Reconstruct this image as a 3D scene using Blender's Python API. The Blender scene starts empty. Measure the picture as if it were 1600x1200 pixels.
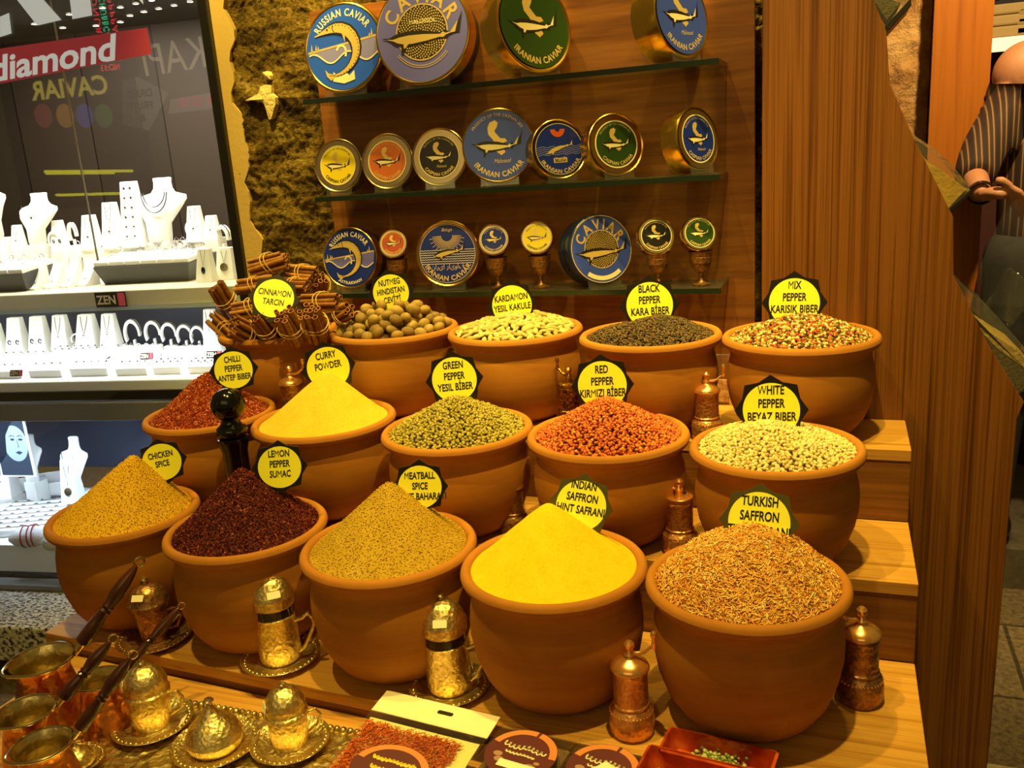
import bpy, bmesh, math, random
import numpy as np
from mathutils import Matrix, Vector, Euler
random.seed(7)
rng = np.random.default_rng(7)
S = bpy.context.scene
C = S.collection
PI = math.pi
R_ = math.radians

# ------------------------------------------------------------------ camera
EYE = 1.5                       # camera height above the floor; world origin is under the camera
F_PX = 1391.0                   # focal length in pixels of the 1600 x 1200 frame
A = np.array([[0.9392386, 0.02216347, -0.34254874],
              [0.33646834, -0.25703975, 0.90593577],
              [-0.06796996, -0.96614665, -0.24887896]])   # rows: world X, Y, Z seen from the camera (right, down, forward)
cam_d = bpy.data.cameras.new('camera')
cam_d.sensor_fit = 'HORIZONTAL'; cam_d.sensor_width = 36.0
cam_d.lens = F_PX / 1600 * 36.0
cam_d.clip_start = 0.02
cam = bpy.data.objects.new('camera', cam_d); C.objects.link(cam)
mw = Matrix.Identity(4)
for i in range(3):
    mw[i][0] = A[i, 0]; mw[i][1] = -A[i, 1]; mw[i][2] = -A[i, 2]
mw[2][3] = EYE
cam.matrix_world = mw
S.camera = cam

def ray(px, py): return A @ np.array([px - 800.0, py - 600.0, F_PX])
def at_y(px, py, Y):
    r = ray(px, py); p = r * Y / r[1]; return Vector((p[0], p[1], p[2] + EYE))
def at_z(px, py, z):
    r = ray(px, py); p = r * (z - EYE) / r[2]; return Vector((p[0], p[1], z))
def depth(p): return float(A[0, 2] * p[0] + A[1, 2] * p[1] + A[2, 2] * (p[2] - EYE))
def mpp(p): return depth(p) / F_PX            # metres per pixel at a point

# ------------------------------------------------------------------ light
S.view_settings.view_transform = 'Standard'
S.view_settings.look = 'None'
S.view_settings.exposure = 0.12
S.view_settings.gamma = 1.0
S.view_settings.use_curve_mapping = False
w = bpy.data.worlds.new('world'); S.world = w; w.use_nodes = True
w.node_tree.nodes['Background'].inputs[0].default_value = (1.0, 0.68, 0.22, 1)
w.node_tree.nodes['Background'].inputs[1].default_value = 0.10
WARM = (1.0, 0.76, 0.165)
def spot(name, loc, target, power, size=60, blend=0.6, rad=0.03, col=WARM):
    d = bpy.data.lights.new(name, 'SPOT'); d.energy = power; d.color = col
    d.spot_size = R_(size); d.spot_blend = blend; d.shadow_soft_size = rad
    o = bpy.data.objects.new(name, d); C.objects.link(o)
    o.location = loc
    o.rotation_euler = (Vector(target) - Vector(loc)).to_track_quat('-Z', 'Y').to_euler()
    return o
def area(name, loc, target, power, sx, sy, col=WARM):
    d = bpy.data.lights.new(name, 'AREA'); d.energy = power; d.color = col
    d.shape = 'RECTANGLE'; d.size = sx; d.size_y = sy
    o = bpy.data.objects.new(name, d); C.objects.link(o)
    o.location = loc
    o.rotation_euler = (Vector(target) - Vector(loc)).to_track_quat('-Z', 'Y').to_euler()
    return o
for x, ty, pw in ((-1.22, 1.50, 85), (-0.62, 1.48, 115), (-0.06, 1.42, 140)):          # track spots over the stand
    spot('track_spot_light', (x, 0.98, 2.95), (x - 0.03, ty, 0.75), pw, 56, 0.7, 0.022)
for x in (-1.12, -0.82, -0.52, -0.22):                                  # spots grazing the niche
    spot('niche_spot_light', (x, 1.955, 2.55), (x, 2.06, 1.30), 42, 62, 0.5, 0.010)
spot('wall_fill_light', (-1.30, 1.62, 2.75), (-1.42, 2.15, 1.75), 95, 50, 0.8, 0.03)  # added spot that brightens the stone wall
spot('board_fill_light', (0.05, 1.45, 2.75), (0.08, 1.83, 1.65), 95, 60, 0.9, 0.03)  # added spot that lifts the upper end board
area('front_fill_light', (-0.3, -1.6, 2.7), (-0.4, 1.6, 0.9), 10, 2.6, 1.2, (1.0, 0.75, 0.26))  # soft fill added in front of the stand, no real fitting
spot('aisle_fill_light', (0.60, 2.25, 2.9), (0.50, 3.3, 1.4), 210, 85, 0.7, 0.05, (1.0, 0.72, 0.32))  # fill spot added to brighten person, wood panel and pillar
LIGHT_DONE = True

# ------------------------------------------------------------------ helpers: materials
def lin(c):
    if isinstance(c, str):
        c = c.lstrip('#'); c = [int(c[i:i + 2], 16) / 255 for i in (0, 2, 4)]
        c = [(x / 12.92 if x <= .04045 else ((x + .055) / 1.055) ** 2.4) for x in c]
    return (c[0], c[1], c[2], 1.0)
class NT:
    def __init__(s, name):
        s.m = bpy.data.materials.new(name); s.m.use_nodes = True
        s.t = s.m.node_tree; s.b = s.t.nodes['Principled BSDF']
    def n(s, ty, **kw):
        o = s.t.nodes.new(ty)
        for k, v in kw.items():
            if k in o.inputs: o.inputs[k].default_value = v
            else: setattr(o, k, v)
        return o
    def l(s, a, b): s.t.links.new(a, b)
    def coord(s, scale=(1, 1, 1), kind='Object', rot=(0, 0, 0)):
        tc = s.n('ShaderNodeTexCoord'); mp = s.n('ShaderNodeMapping')
        mp.inputs['Scale'].default_value = scale; mp.inputs['Rotation'].default_value = rot
        s.l(tc.outputs[kind], mp.inputs['Vector']); return mp.outputs[0]
    def ramp(s, fac, stops, interp='LINEAR'):
        r = s.n('ShaderNodeValToRGB'); r.color_ramp.interpolation = interp
        e = r.color_ramp.elements
        while len(e) > 1: e.remove(e[-1])
        e[0].position = stops[0][0]; e[0].color = lin(stops[0][1])
        for p, c in stops[1:]:
            q = e.new(p); q.color = lin(c)
        s.l(fac, r.inputs[0]); return r.outputs[0]
    def noise(s, vec, scale, detail=4, rough=.6, dist=0):
        o = s.n('ShaderNodeTexNoise', Scale=scale, Detail=detail, Roughness=rough, Distortion=dist)
        if vec is not None: s.l(vec, o.inputs['Vector'])
        return o.outputs['Fac']
    def bump(s, h, strength, dist=.002):
        o = s.n('ShaderNodeBump', Strength=strength, Distance=dist)
        s.l(h, o.inputs['Height']); s.l(o.outputs[0], s.b.inputs['Normal']); return o
    def set(s, **kw):
        for k, v in kw.items(): s.b.inputs[k.replace('_', ' ')].default_value = v
        return s
def mat(name, col, rough=.5, metal=0, spec=.5, bump=None, vary=None, emit=None):
    k = NT(name); k.set(Roughness=rough, Metallic=metal); k.b.inputs['Specular IOR Level'].default_value = spec
    k.b.inputs['Base Color'].default_value = lin(col)
    if vary:                                   # (scale, other colour)
        f = k.noise(k.coord(), vary[0], 5)
        k.l(k.ramp(f, [(.3, col), (.7, vary[1])]), k.b.inputs['Base Color'])
    if bump: k.bump(k.noise(k.coord(), bump[0], 5, .65), bump[1], bump[2] if len(bump) > 2 else .002)
    if emit:
        k.b.inputs['Emission Color'].default_value = lin(emit[0]); k.b.inputs['Emission Strength'].default_value = emit[1]
    return k.m
def wood(name, stops, scale, rough=.4, bump=.05, fine=3.0):
    k = NT(name); k.set(Roughness=rough); k.b.inputs['Specular IOR Level'].default_value = .3
    v = k.coord(scale)
    f1 = k.noise(v, 1.0, 6, .62, .9)
    v2 = k.coord(tuple(x * fine for x in scale))
    f2 = k.noise(v2, 1.0, 3, .6, .2)
    mx = k.n('ShaderNodeMix'); mx.inputs[0].default_value = .35
    k.l(f1, mx.inputs[2]); k.l(f2, mx.inputs[3])
    k.l(k.ramp(mx.outputs[0], stops), k.b.inputs['Base Color'])
    k.bump(f2, bump, .001)
    return k.m
def island(name, stops, rough=.6, spec=.4, interp='CONSTANT', bump=None):   # a colour of its own for every grain
    k = NT(name); k.set(Roughness=rough); k.b.inputs['Specular IOR Level'].default_value = spec
    g = k.n('ShaderNodeNewGeometry')
    k.l(k.ramp(g.outputs['Random Per Island'], stops, interp), k.b.inputs['Base Color'])
    if bump: k.bump(k.noise(k.coord(), bump[0], 3), bump[1], .001)
    return k.m
def objrand(name, stops, rough=.6, bump=None, vary=None):                    # a colour of its own for every object
    k = NT(name); k.set(Roughness=rough)
    g = k.n('ShaderNodeObjectInfo'); c = k.ramp(g.outputs['Random'], stops)
    if vary:
        f = k.noise(k.coord(vary[2] if len(vary) > 2 else (1, 1, 1)), vary[0], 4)
        mx = k.n('ShaderNodeMix', data_type='RGBA', blend_type='MULTIPLY'); mx.inputs[0].default_value = vary[1]
        k.l(c, mx.inputs[6]); k.l(k.ramp(f, [(.3, '#6a5a40'), (.65, '#ffffff')]), mx.inputs[7]); c = mx.outputs[2]
    k.l(c, k.b.inputs['Base Color'])
    if bump: k.bump(k.noise(k.coord(bump[2] if len(bump) > 2 else (1, 1, 1)), bump[0], 4), bump[1], .0015)
    return k.m
def clear(name, tint=(1, 1, 1), gloss=.08, rough=.02, dens=0.0):
    k = NT(name); t = k.t; out = t.nodes['Material Output']; t.nodes.remove(k.b)
    tr = k.n('ShaderNodeBsdfTransparent'); tr.inputs[0].default_value = (*tint, 1)
    gl = k.n('ShaderNodeBsdfGlossy', Roughness=rough)
    lw = k.n('ShaderNodeLayerWeight', Blend=.5)
    pw = k.n('ShaderNodeMath', operation='POWER'); pw.inputs[1].default_value = 4.0
    ma = k.n('ShaderNodeMath', operation='MULTIPLY_ADD', use_clamp=True); ma.inputs[1].default_value = .7; ma.inputs[2].default_value = gloss
    mx = k.n('ShaderNodeMixShader')
    k.l(lw.outputs['Facing'], pw.inputs[0]); k.l(pw.outputs[0], ma.inputs[0]); k.l(ma.outputs[0], mx.inputs[0]); k.l(tr.outputs[0], mx.inputs[1]); k.l(gl.outputs[0], mx.inputs[2])
    last = mx.outputs[0]
    if dens:
        df = k.n('ShaderNodeBsdfDiffuse'); df.inputs[0].default_value = (.8, .8, .75, 1)
        m2 = k.n('ShaderNodeMixShader'); m2.inputs[0].default_value = dens
        k.l(last, m2.inputs[1]); k.l(df.outputs[0], m2.inputs[2]); last = m2.outputs[0]
    k.l(last, out.inputs[0])
    return k.m
def metal(name, col, rough=.25, voro=0, strength=.4, col2=None, dist=.002, met=1.0):   # embossed metal
    k = NT(name); k.set(Roughness=rough, Metallic=met); k.b.inputs['Base Color'].default_value = lin(col)
    if voro:
        v = k.n('ShaderNodeTexVoronoi', Scale=voro); k.l(k.coord(), v.inputs['Vector'])
        n = k.noise(k.coord(), voro * .6, 3, .6, 1.5)
        a = k.n('ShaderNodeMath', operation='ADD'); k.l(v.outputs['Distance'], a.inputs[0]); k.l(n, a.inputs[1])
        k.bump(a.outputs[0], strength, dist)
        if col2: k.l(k.ramp(n, [(.38, col2), (.6, col)]), k.b.inputs['Base Color'])
    return k.m

# ------------------------------------------------------------------ helpers: meshes
class MB:
    def __init__(s): s.v = []; s.f = []; s.M = Matrix.Identity(4)
    def at(s, M): s.M = M; return s
    def _add(s, vs, fs):
        o = len(s.v); M = s.M
        s.v += [tuple(M @ Vector(v)) for v in vs]; s.f += [tuple(i + o for i in f) for f in fs]; return s
    def box(s, c, d):
        x, y, z = c; a, b, e = d[0] / 2, d[1] / 2, d[2] / 2
        vs = [(x + i * a, y + j * b, z + k * e) for i in (-1, 1) for j in (-1, 1) for k in (-1, 1)]
        return s._add(vs, [(0, 1, 3, 2), (4, 6, 7, 5), (0, 4, 5, 1), (2, 3, 7, 6), (0, 2, 6, 4), (1, 5, 7, 3)])
    def lathe(s, prof, n=32, c=(0, 0, 0), cap=True):
        vs = []; fs = []; m = len(prof)
        for r, z in prof:
            for i in range(n):
                t = 2 * PI * i / n; vs.append((c[0] + r * math.cos(t), c[1] + r * math.sin(t), c[2] + z))
        for j in range(m - 1):
            for i in range(n):
                k = (i + 1) % n; fs.append((j * n + i, j * n + k, (j + 1) * n + k, (j + 1) * n + i))
        if cap:
            if prof[0][0] > 1e-6: fs.append(tuple(range(n - 1, -1, -1)))
            if prof[-1][0] > 1e-6: fs.append(tuple((m - 1) * n + i for i in range(n)))
        return s._add(vs, fs)
    def tube(s, pts, r, n=10, cap=True, closed=False):
        pts = [Vector(p) for p in pts]; m = len(pts); rs = r if isinstance(r, (list, tuple)) else [r] * m
        vs = []; fs = []; up = None
        for i, p in enumerate(pts):
            if closed: t = (pts[(i + 1) % m] - pts[i - 1])
            else: t = pts[min(i + 1, m - 1)] - pts[max(i - 1, 0)]
            t.normalize()
            if up is None:
                up = Vector((0, 0, 1)) if abs(t.z) < .9 else Vector((1, 0, 0))
            x = up.cross(t); x.normalize(); y = t.cross(x); up = y
            for k in range(n):
                a = 2 * PI * k / n; q = p + (x * math.cos(a) + y * math.sin(a)) * rs[i]; vs.append(tuple(q))
        mm = m if closed else m - 1
        for i in range(mm):
            for k in range(n):
                j = (i + 1) % m; l = (k + 1) % n
                fs.append((i * n + k, i * n + l, j * n + l, j * n + k))
        if cap and not closed:
            fs.append(tuple(range(n - 1, -1, -1))); fs.append(tuple((m - 1) * n + k for k in range(n)))
        return s._add(vs, fs)
    def prism(s, poly, z0, z1):
        n = len(poly); vs = [(x, y, z0) for x, y in poly] + [(x, y, z1) for x, y in poly]
        fs = [tuple(range(n - 1, -1, -1)), tuple(range(n, 2 * n))]
        for i in range(n):
            k = (i + 1) % n; fs.append((i, k, n + k, n + i))
        return s._add(vs, fs)
    def poly(s, pts): return s._add([(p[0], p[1], p[2] if len(p) > 2 else 0) for p in pts], [tuple(range(len(pts)))])
    def disc(s, r, c=(0, 0, 0), n=48, sx=1, sy=1): return s.poly([(c[0] + r * sx * math.cos(2 * PI * i / n), c[1] + r * sy * math.sin(2 * PI * i / n), c[2]) for i in range(n)])
    def ring(s, r0, r1, z=0, a0=0, a1=360, n=64, c=(0, 0)):
        full = abs(a1 - a0) >= 360; vs = []; fs = []
        k = n if full else n + 1
        for i in range(k):
            t = R_(a0 + (a1 - a0) * i / n)
            for r in (r0, r1): vs.append((c[0] + r * math.cos(t), c[1] + r * math.sin(t), z))
        for i in range(n):
            a, b = 2 * i, 2 * ((i + 1) % k); fs.append((a, a + 1, b + 1, b))
        return s._add(vs, fs)
    def ribbon(s, pts, wd, z=0):                 # flat stroke through 2-D points
        vs = []; fs = []; n = len(pts)
        for i in range(n):
            a = Vector(pts[max(i - 1, 0)]); b = Vector(pts[min(i + 1, n - 1)]); d = (b - a).normalized()
            ww = wd[i] if isinstance(wd, (list, tuple)) else wd
            nx, ny = -d.y * ww / 2, d.x * ww / 2
            vs += [(pts[i][0] + nx, pts[i][1] + ny, z), (pts[i][0] - nx, pts[i][1] - ny, z)]
        for i in range(n - 1): fs.append((2 * i, 2 * i + 1, 2 * i + 3, 2 * i + 2))
        return s._add(vs, fs)
    def sphere(s, c, r, n=16, m=10, sc=(1, 1, 1)):
        prof = [(math.sin(PI * j / m), -math.cos(PI * j / m)) for j in range(m + 1)]
        vs = [(c[0], c[1], c[2] - r * sc[2])]; fs = []
        for j in range(1, m):
            for i in range(n):
                t = 2 * PI * i / n; vs.append((c[0] + r * sc[0] * prof[j][0] * math.cos(t), c[1] + r * sc[1] * prof[j][0] * math.sin(t), c[2] + r * sc[2] * prof[j][1]))
        vs.append((c[0], c[1], c[2] + r * sc[2])); last = len(vs) - 1
        for i in range(n):
            k = (i + 1) % n; fs.append((0, 1 + k, 1 + i)); fs.append((last, 1 + (m - 2) * n + i, 1 + (m - 2) * n + k))
            for j in range(m - 2): fs.append((1 + j * n + i, 1 + j * n + k, 1 + (j + 1) * n + k, 1 + (j + 1) * n + i))
        return s._add(vs, fs)
    def raw(s, vs, fs): return s._add(vs, fs)
    def build(s, name, m, parent=None, smooth=True, bevel=0, kind=None, sharp=40):
        me = bpy.data.meshes.new(name); me.from_pydata(s.v, [], s.f); me.update()
        return link_mesh(name, me, m, parent, smooth, bevel, kind, sharp)
def link_mesh(name, me, m, parent=None, smooth=True, bevel=0, kind=None, sharp=40):
    if smooth:
        me.polygons.foreach_set('use_smooth', [True] * len(me.polygons))
        if sharp: me.set_sharp_from_angle(angle=R_(sharp))
    o = bpy.data.objects.new(name, me); C.objects.link(o)
    if m: me.materials.append(m)
    if parent: o.parent = parent
    if bevel:
        b = o.modifiers.new('bevel', 'BEVEL'); b.width = bevel; b.segments = 2; b.limit_method = 'ANGLE'
    if kind: o['kind'] = kind
    return o
def big(name, V, Fq, m, parent=None, sharp=0):      # numpy mesh; Fq is an (n, k) index array
    me = bpy.data.meshes.new(name); nf, k = Fq.shape
    me.vertices.add(len(V)); me.vertices.foreach_set('co', V.astype(np.float32).ravel())
    me.loops.add(nf * k); me.loops.foreach_set('vertex_index', Fq.astype(np.int32).ravel())
    me.polygons.add(nf); me.polygons.foreach_set('loop_start', np.arange(nf, dtype=np.int32) * k)
    me.update(calc_edges=True); me.validate()
    return link_mesh(name, me, m, parent, True, 0, None, sharp)
def tag(o, label, cat, group=None, kind=None):
    o['label'] = label; o['category'] = cat
    if group: o['group'] = group
    if kind: o['kind'] = kind
    return o
def thing(name, label, cat, loc=(0, 0, 0), rotz=0, group=None, kind=None):
    o = bpy.data.objects.new(name, None); C.objects.link(o); o.empty_display_size = .02
    o.location = loc; o.rotation_euler = (0, 0, rotz)
    return tag(o, label, cat, group, kind)
def dup(root, loc, rot=(0, 0, 0), label=None, scale=None, group=None):
    def rec(o, par):
        c = o.copy(); C.objects.link(c)
        if par: c.parent = par
        for ch in kids.get(o.name, []): rec(ch, c)
        return c
    kids = {}
    def collect(o):
        kids[o.name] = list(o.children)
        for ch in o.children: collect(ch)
    collect(root)
    r = rec(root, None); r.location = loc; r.rotation_euler = rot
    if scale: r.scale = (scale,) * 3 if not isinstance(scale, tuple) else scale
    if label: r['label'] = label
    if group: r['group'] = group
    return r
def struct(o): o['kind'] = 'structure'; return o
T = Matrix.Translation
def RX(a): return Matrix.Rotation(a, 4, 'X')
def RY(a): return Matrix.Rotation(a, 4, 'Y')
def RZ(a): return Matrix.Rotation(a, 4, 'Z')
def SC(x, y, z): return Matrix.Diagonal((x, y, z, 1))
def frame(o, x, y, z=None):                    # matrix from origin and axes
    x = Vector(x).normalized(); z = Vector(z) if z is not None else x.cross(Vector(y)); z.normalize()
    y = z.cross(x); M = Matrix.Identity(4)
    for i in range(3): M[i][0] = x[i]; M[i][1] = y[i]; M[i][2] = z[i]; M[i][3] = o[i]
    return M

# ------------------------------------------------------------------ lettering
GL = {}
def load_glyphs(chars):
    cu = bpy.data.curves.new('glyph', 'FONT'); ob = bpy.data.objects.new('glyph', cu); C.objects.link(ob)
    cu.resolution_u = 3
    def grab(s, off):
        cu.body = s; cu.offset = off
        dg = bpy.context.evaluated_depsgraph_get(); dg.update()
        e = ob.evaluated_get(dg); me = e.to_mesh()
        vs = [(v.co.x, v.co.y) for v in me.vertices]; fs = [tuple(p.vertices) for p in me.polygons]
        e.to_mesh_clear(); return vs, fs
    w0 = max(x for x, y in grab('HH', 0)[0])
    for c in chars:
        wd = max(x for x, y in grab('H' + c + 'H', 0)[0]) - w0
        GL[c] = (grab(c, 0.0), grab(c, 0.0 if c in 'MW' else 0.025), wd)
    bpy.data.objects.remove(ob); bpy.data.curves.remove(cu)
load_glyphs('ABCDEFGHIJKLMNOPRSTUVYZWX\u0130\u00d6abdefhilmnopqrstuvgk0123456789.:\'&\u0641\u0627\u0648\u06cc\u0631\u0646')
def width(s, bold=True, gap=0): return sum((GL[c][2] if c in GL else .3) + gap for c in s)
def text(mb, s, h, x=0, y=0, z=0, xs=1.0, bold=True, shear=0, align='C', gap=0.0, maxw=None, M=None):
    # cap height h; glyph em 1.0 has caps about .7 high
    k = h / .7; wd = width(s, bold, gap) * k * xs
    if maxw and wd > maxw: xs *= maxw / wd; wd = maxw
    cx = x - (wd / 2 if align == 'C' else 0)
    for c in s:
        if c in GL:
            (vs, fs) = GL[c][1 if bold else 0]
            mb._add([((M @ Vector((cx + (px + shear * py) * k * xs, y + py * k, z)))[:] if M else (cx + (px + shear * py) * k * xs, y + py * k, z)) for px, py in vs], fs)
            cx += (GL[c][2] + gap) * k * xs
        else: cx += (.3 + gap) * k * xs
def arc_text(mb, s, h, rad, mid=90, z=0, xs=1.0, bold=True, gap=.06, inside=False, span=None):
    # letters along a circle; mid is the angle of the middle; inside=True reads left to right along the bottom
    k = h / .7; tot = width(s, bold, gap) * k * xs / rad
    if span:
        xs *= R_(span) / tot; tot = R_(span)
    sg = 1 if inside else -1
    a = R_(mid) - sg * tot / 2
    for c in s:
        wd = (GL[c][2] if c in GL else .3) + gap
        am = a + sg * wd * k * xs / rad / 2
        if c in GL:
            vs, fs = GL[c][1 if bold else 0]
            hw = GL[c][2] / 2
            if inside: M = T((rad * math.cos(am), rad * math.sin(am), z)) @ RZ(am + PI / 2)
            else: M = T((rad * math.cos(am), rad * math.sin(am), z)) @ RZ(am - PI / 2)
            mb._add([(M @ Vector(((px - hw) * k * xs, py * k, 0)))[:] for px, py in vs], fs)
        a += sg * wd * k * xs / rad

# ------------------------------------------------------------------ materials
TREAD = wood('tread_wood', [(.3, '#8a5a22'), (.45, '#b98237'), (.55, '#c99545'), (.7, '#a26c2a')], (1.2, 70, 70), .38)
RISER = wood('riser_wood', [(.3, '#4a2a12'), (.48, '#76481f'), (.6, '#8a5826'), (.72, '#5c3617')], (1.2, 60, 60), .42)
NICHE = wood('niche_wood', [(.3, '#5b3418'), (.46, '#835026'), (.57, '#976030'), (.72, '#6b3f1c')], (1.3, 20, 20), .38)
BOARD = wood('board_wood', [(.32, '#3c200d'), (.45, '#6a3d17'), (.55, '#855224'), (.7, '#4e2c14')], (75, 75, .6), .33)
FARWOOD = wood('far_wood', [(.3, '#8a4a12'), (.5, '#b0661c'), (.7, '#96561a')], (14, 14, .6), .4)
CLAY = NT('terracotta'); CLAY.set(Roughness=.8); CLAY.b.inputs['Specular IOR Level'].default_value = .12
_v = CLAY.coord((3, 3, 60)); _f = CLAY.noise(_v, 1.0, 4, .6, .6); _g = CLAY.noise(CLAY.coord(), 9, 5)
_m = CLAY.n('ShaderNodeMix'); _m.inputs[0].default_value = .5; CLAY.l(_f, _m.inputs[2]); CLAY.l(_g, _m.inputs[3])
CLAY.l(CLAY.ramp(_m.outputs[0], [(.3, '#985e22'), (.5, '#a86c28'), (.7, '#b4782e')]), CLAY.b.inputs['Base Color'])
CLAY.bump(_f, .12, .002); CLAY = CLAY.m
YEL = mat('sign_yellow', '#fbf640', .35); BLK = mat('sign_black', '#1c1610', .3); INK = mat('ink', '#120d08', .5)
SGREEN = mat('sign_olive', '#4a4418', .3)
GOLD = metal('gold_tin', '#e8b94a', .22); GOLDP = mat('gold_print', '#e9c77a', .35, .3); CREAM = mat('cream_print', '#f1dfae', .45)
SILVERGOLD = metal('pale_lid', '#cdb48c', .3)
BRASS = metal('brass', '#c79a3a', .25, 160, .5, '#6d4c12', .002)
COPPER = metal('copper_engraved', '#f0ac68', .34, 130, .6, '#d09050', .0018, .78)
COPPERP = metal('copper_plain', '#f4b468', .24, met=.85)
OLDCOP = metal('old_copper', '#b48452', .4, 120, .6, '#86603a', .0018, .85)
DARKBR = metal('dark_brass', '#4c3d1c', .4, 140, .4, '#2a200c')
CUPM = metal('embossed_cup', '#f4e0a0', .38, 150, .5, '#d4b468', .002)
CUPR = metal('polished_cup', '#f4e0a4', .25)
TRAYM = metal('embossed_tray', '#ecd898', .35, 55, .6, '#c0a660', .005)
BLACKG = mat('black_lacquer', '#0c0a08', .12)
STICK = mat('paper_sticker', '#f3e6c4', .7)
ACRY = clear('acrylic', (.95, .97, .93), .07, .03, .025)
GLASS = clear('window_glass', (.96, .97, .97), .05, .0)
SHELFG = clear('shelf_glass', (.72, .78, .70), .06, .02, .03)
SHELFE = mat('shelf_glass_edge', '#1f2a20', .15)
PLAST = clear('plastic_bag', (.985, .985, .97), .03, .10, .012)
WHITE = mat('white_leather', '#f4f2ea', .55); WHITE2 = mat('white_card', '#f7f7f2', .5)
SILV = metal('silver', '#d5d5d8', .18); DKGREY = mat('dark_grey_tray', '#3f3e3c', .45)

# ------------------------------------------------------------------ setting
def sbox(name, c, d, m, kind='structure', rotz=0, bevel=0):
    o = MB().box((0, 0, 0), d).build(name, m, None, False, bevel)
    o.location = c; o.rotation_euler = (0, 0, rotz)
    if kind: o['kind'] = kind
    return o
FLOORM = NT('floor_stone'); FLOORM.set(Roughness=.45)
_br = FLOORM.n('ShaderNodeTexBrick', Scale=1.0); _br.offset = .5
_br.inputs['Color1'].default_value = lin('#7b6a50'); _br.inputs['Color2'].default_value = lin('#6d5d46'); _br.inputs['Mortar'].default_value = lin('#453a2a')
_br.inputs['Mortar Size'].default_value = .006; _br.inputs['Brick Width'].default_value = .8; _br.inputs['Row Height'].default_value = .4
FLOORM.l(FLOORM.coord(), _br.inputs['Vector'])
_n = FLOORM.noise(FLOORM.coord(), 60, 6, .7)
_mx = FLOORM.n('ShaderNodeMix', data_type='RGBA', blend_type='MULTIPLY'); _mx.inputs[0].default_value = .7
FLOORM.l(_br.outputs['Color'], _mx.inputs[6]); FLOORM.l(FLOORM.ramp(_n, [(.35, '#5a5048'), (.6, '#ffffff')]), _mx.inputs[7])
FLOORM.l(_mx.outputs[2], FLOORM.b.inputs['Base Color'])
sbox('floor', (0.5, 1.2, -.05), (9, 10.8, .1), FLOORM.m)

def rough_wall(name, x0, x1, z0, z1, y, nx, nz, amp, m, edge=None, ph=0):
    # a thick slab of weathered masonry with a really uneven face; edge(t) moves the left border
    V = []; F = []
    for j in range(nz + 1):
        for i in range(nx + 1):
            z = z0 + (z1 - z0) * j / nz
            xl = x0 + (edge(z) if edge else 0)
            x = xl + (x1 - xl) * i / nx
            h = 0
            for k, (fx, fz, a) in enumerate(((11, 9, .4), (23, 31, .3), (53, 41, .2), (97, 120, .16), (170, 190, .1))):
                h += a * math.sin(fx * x + 1.7 * k + ph + 2.1 * math.sin(fz * z * .7 + k)) * math.cos(fz * z + k * 2.3 + 1.5 * math.sin(fx * x))
            h += random.uniform(-.12, .12)
            V.append((x, y + amp * h, z))
    for j in range(nz):
        for i in range(nx):
            a = j * (nx + 1) + i; F.append((a, a + 1, a + nx + 2, a + nx + 1))
    n0 = len(V); m1 = nx + 1
    rim = [i for i in range(m1)] + [j * m1 + nx for j in range(1, nz + 1)] + [nz * m1 + i for i in range(nx - 1, -1, -1)] + [j * m1 for j in range(nz - 1, 0, -1)]
    for q in rim: V.append((V[q][0], y + .2, V[q][2]))
    L = len(rim)
    for i in range(L): F.append((rim[i], n0 + i, n0 + (i + 1) % L, rim[(i + 1) % L]))
    F.append(tuple(n0 + i for i in range(L)))
    return struct(MB().raw(V, F).build(name, m, None, True, sharp=0))
STONE = NT('weathered_stone'); STONE.set(Roughness=.85); STONE.b.inputs['Specular IOR Level'].default_value = .2
_n1 = STONE.noise(STONE.coord((1, 1, 2.2)), 5, 6, .7, .5); _n2 = STONE.noise(STONE.coord((1, 1, 1.6)), 95, 6, .75, .4)
_m = STONE.n('ShaderNodeMix'); _m.inputs[0].default_value = .42; STONE.l(_n1, _m.inputs[2]); STONE.l(_n2, _m.inputs[3])
STONE.l(STONE.ramp(_m.outputs[0], [(.34, '#1a1204'), (.43, '#553f14'), (.5, '#876a28'), (.57, '#b8963f'), (.66, '#e6cc78')]), STONE.b.inputs['Base Color'])
STONE.bump(_n2, 1.0, .03); STONE = STONE.m
BRICKY = NT('warm_rubble'); BRICKY.set(Roughness=.85)
_n1 = BRICKY.noise(BRICKY.coord(), 7, 6, .65, .4); _n2 = BRICKY.noise(BRICKY.coord(), 40, 5, .7)
BRICKY.l(BRICKY.ramp(_n1, [(.3, '#8a5a2a'), (.5, '#b98a4c'), (.7, '#cfa566')]), BRICKY.b.inputs['Base Color'])
BRICKY.bump(_n2, .8, .02); BRICKY = BRICKY.m
YB = 2.10                                          # face of the niche panel
def jag(z):
    return .012 * math.sin(z * 23) + .009 * math.sin(z * 61 + 1) + .006 * math.sin(z * 140) + random.uniform(-.003, .003) + (1.5 - z) * .03
rough_wall('wall_left', -1.575, -.16, .25, 2.40, 2.155, 260, 420, .018, STONE, jag)
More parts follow.
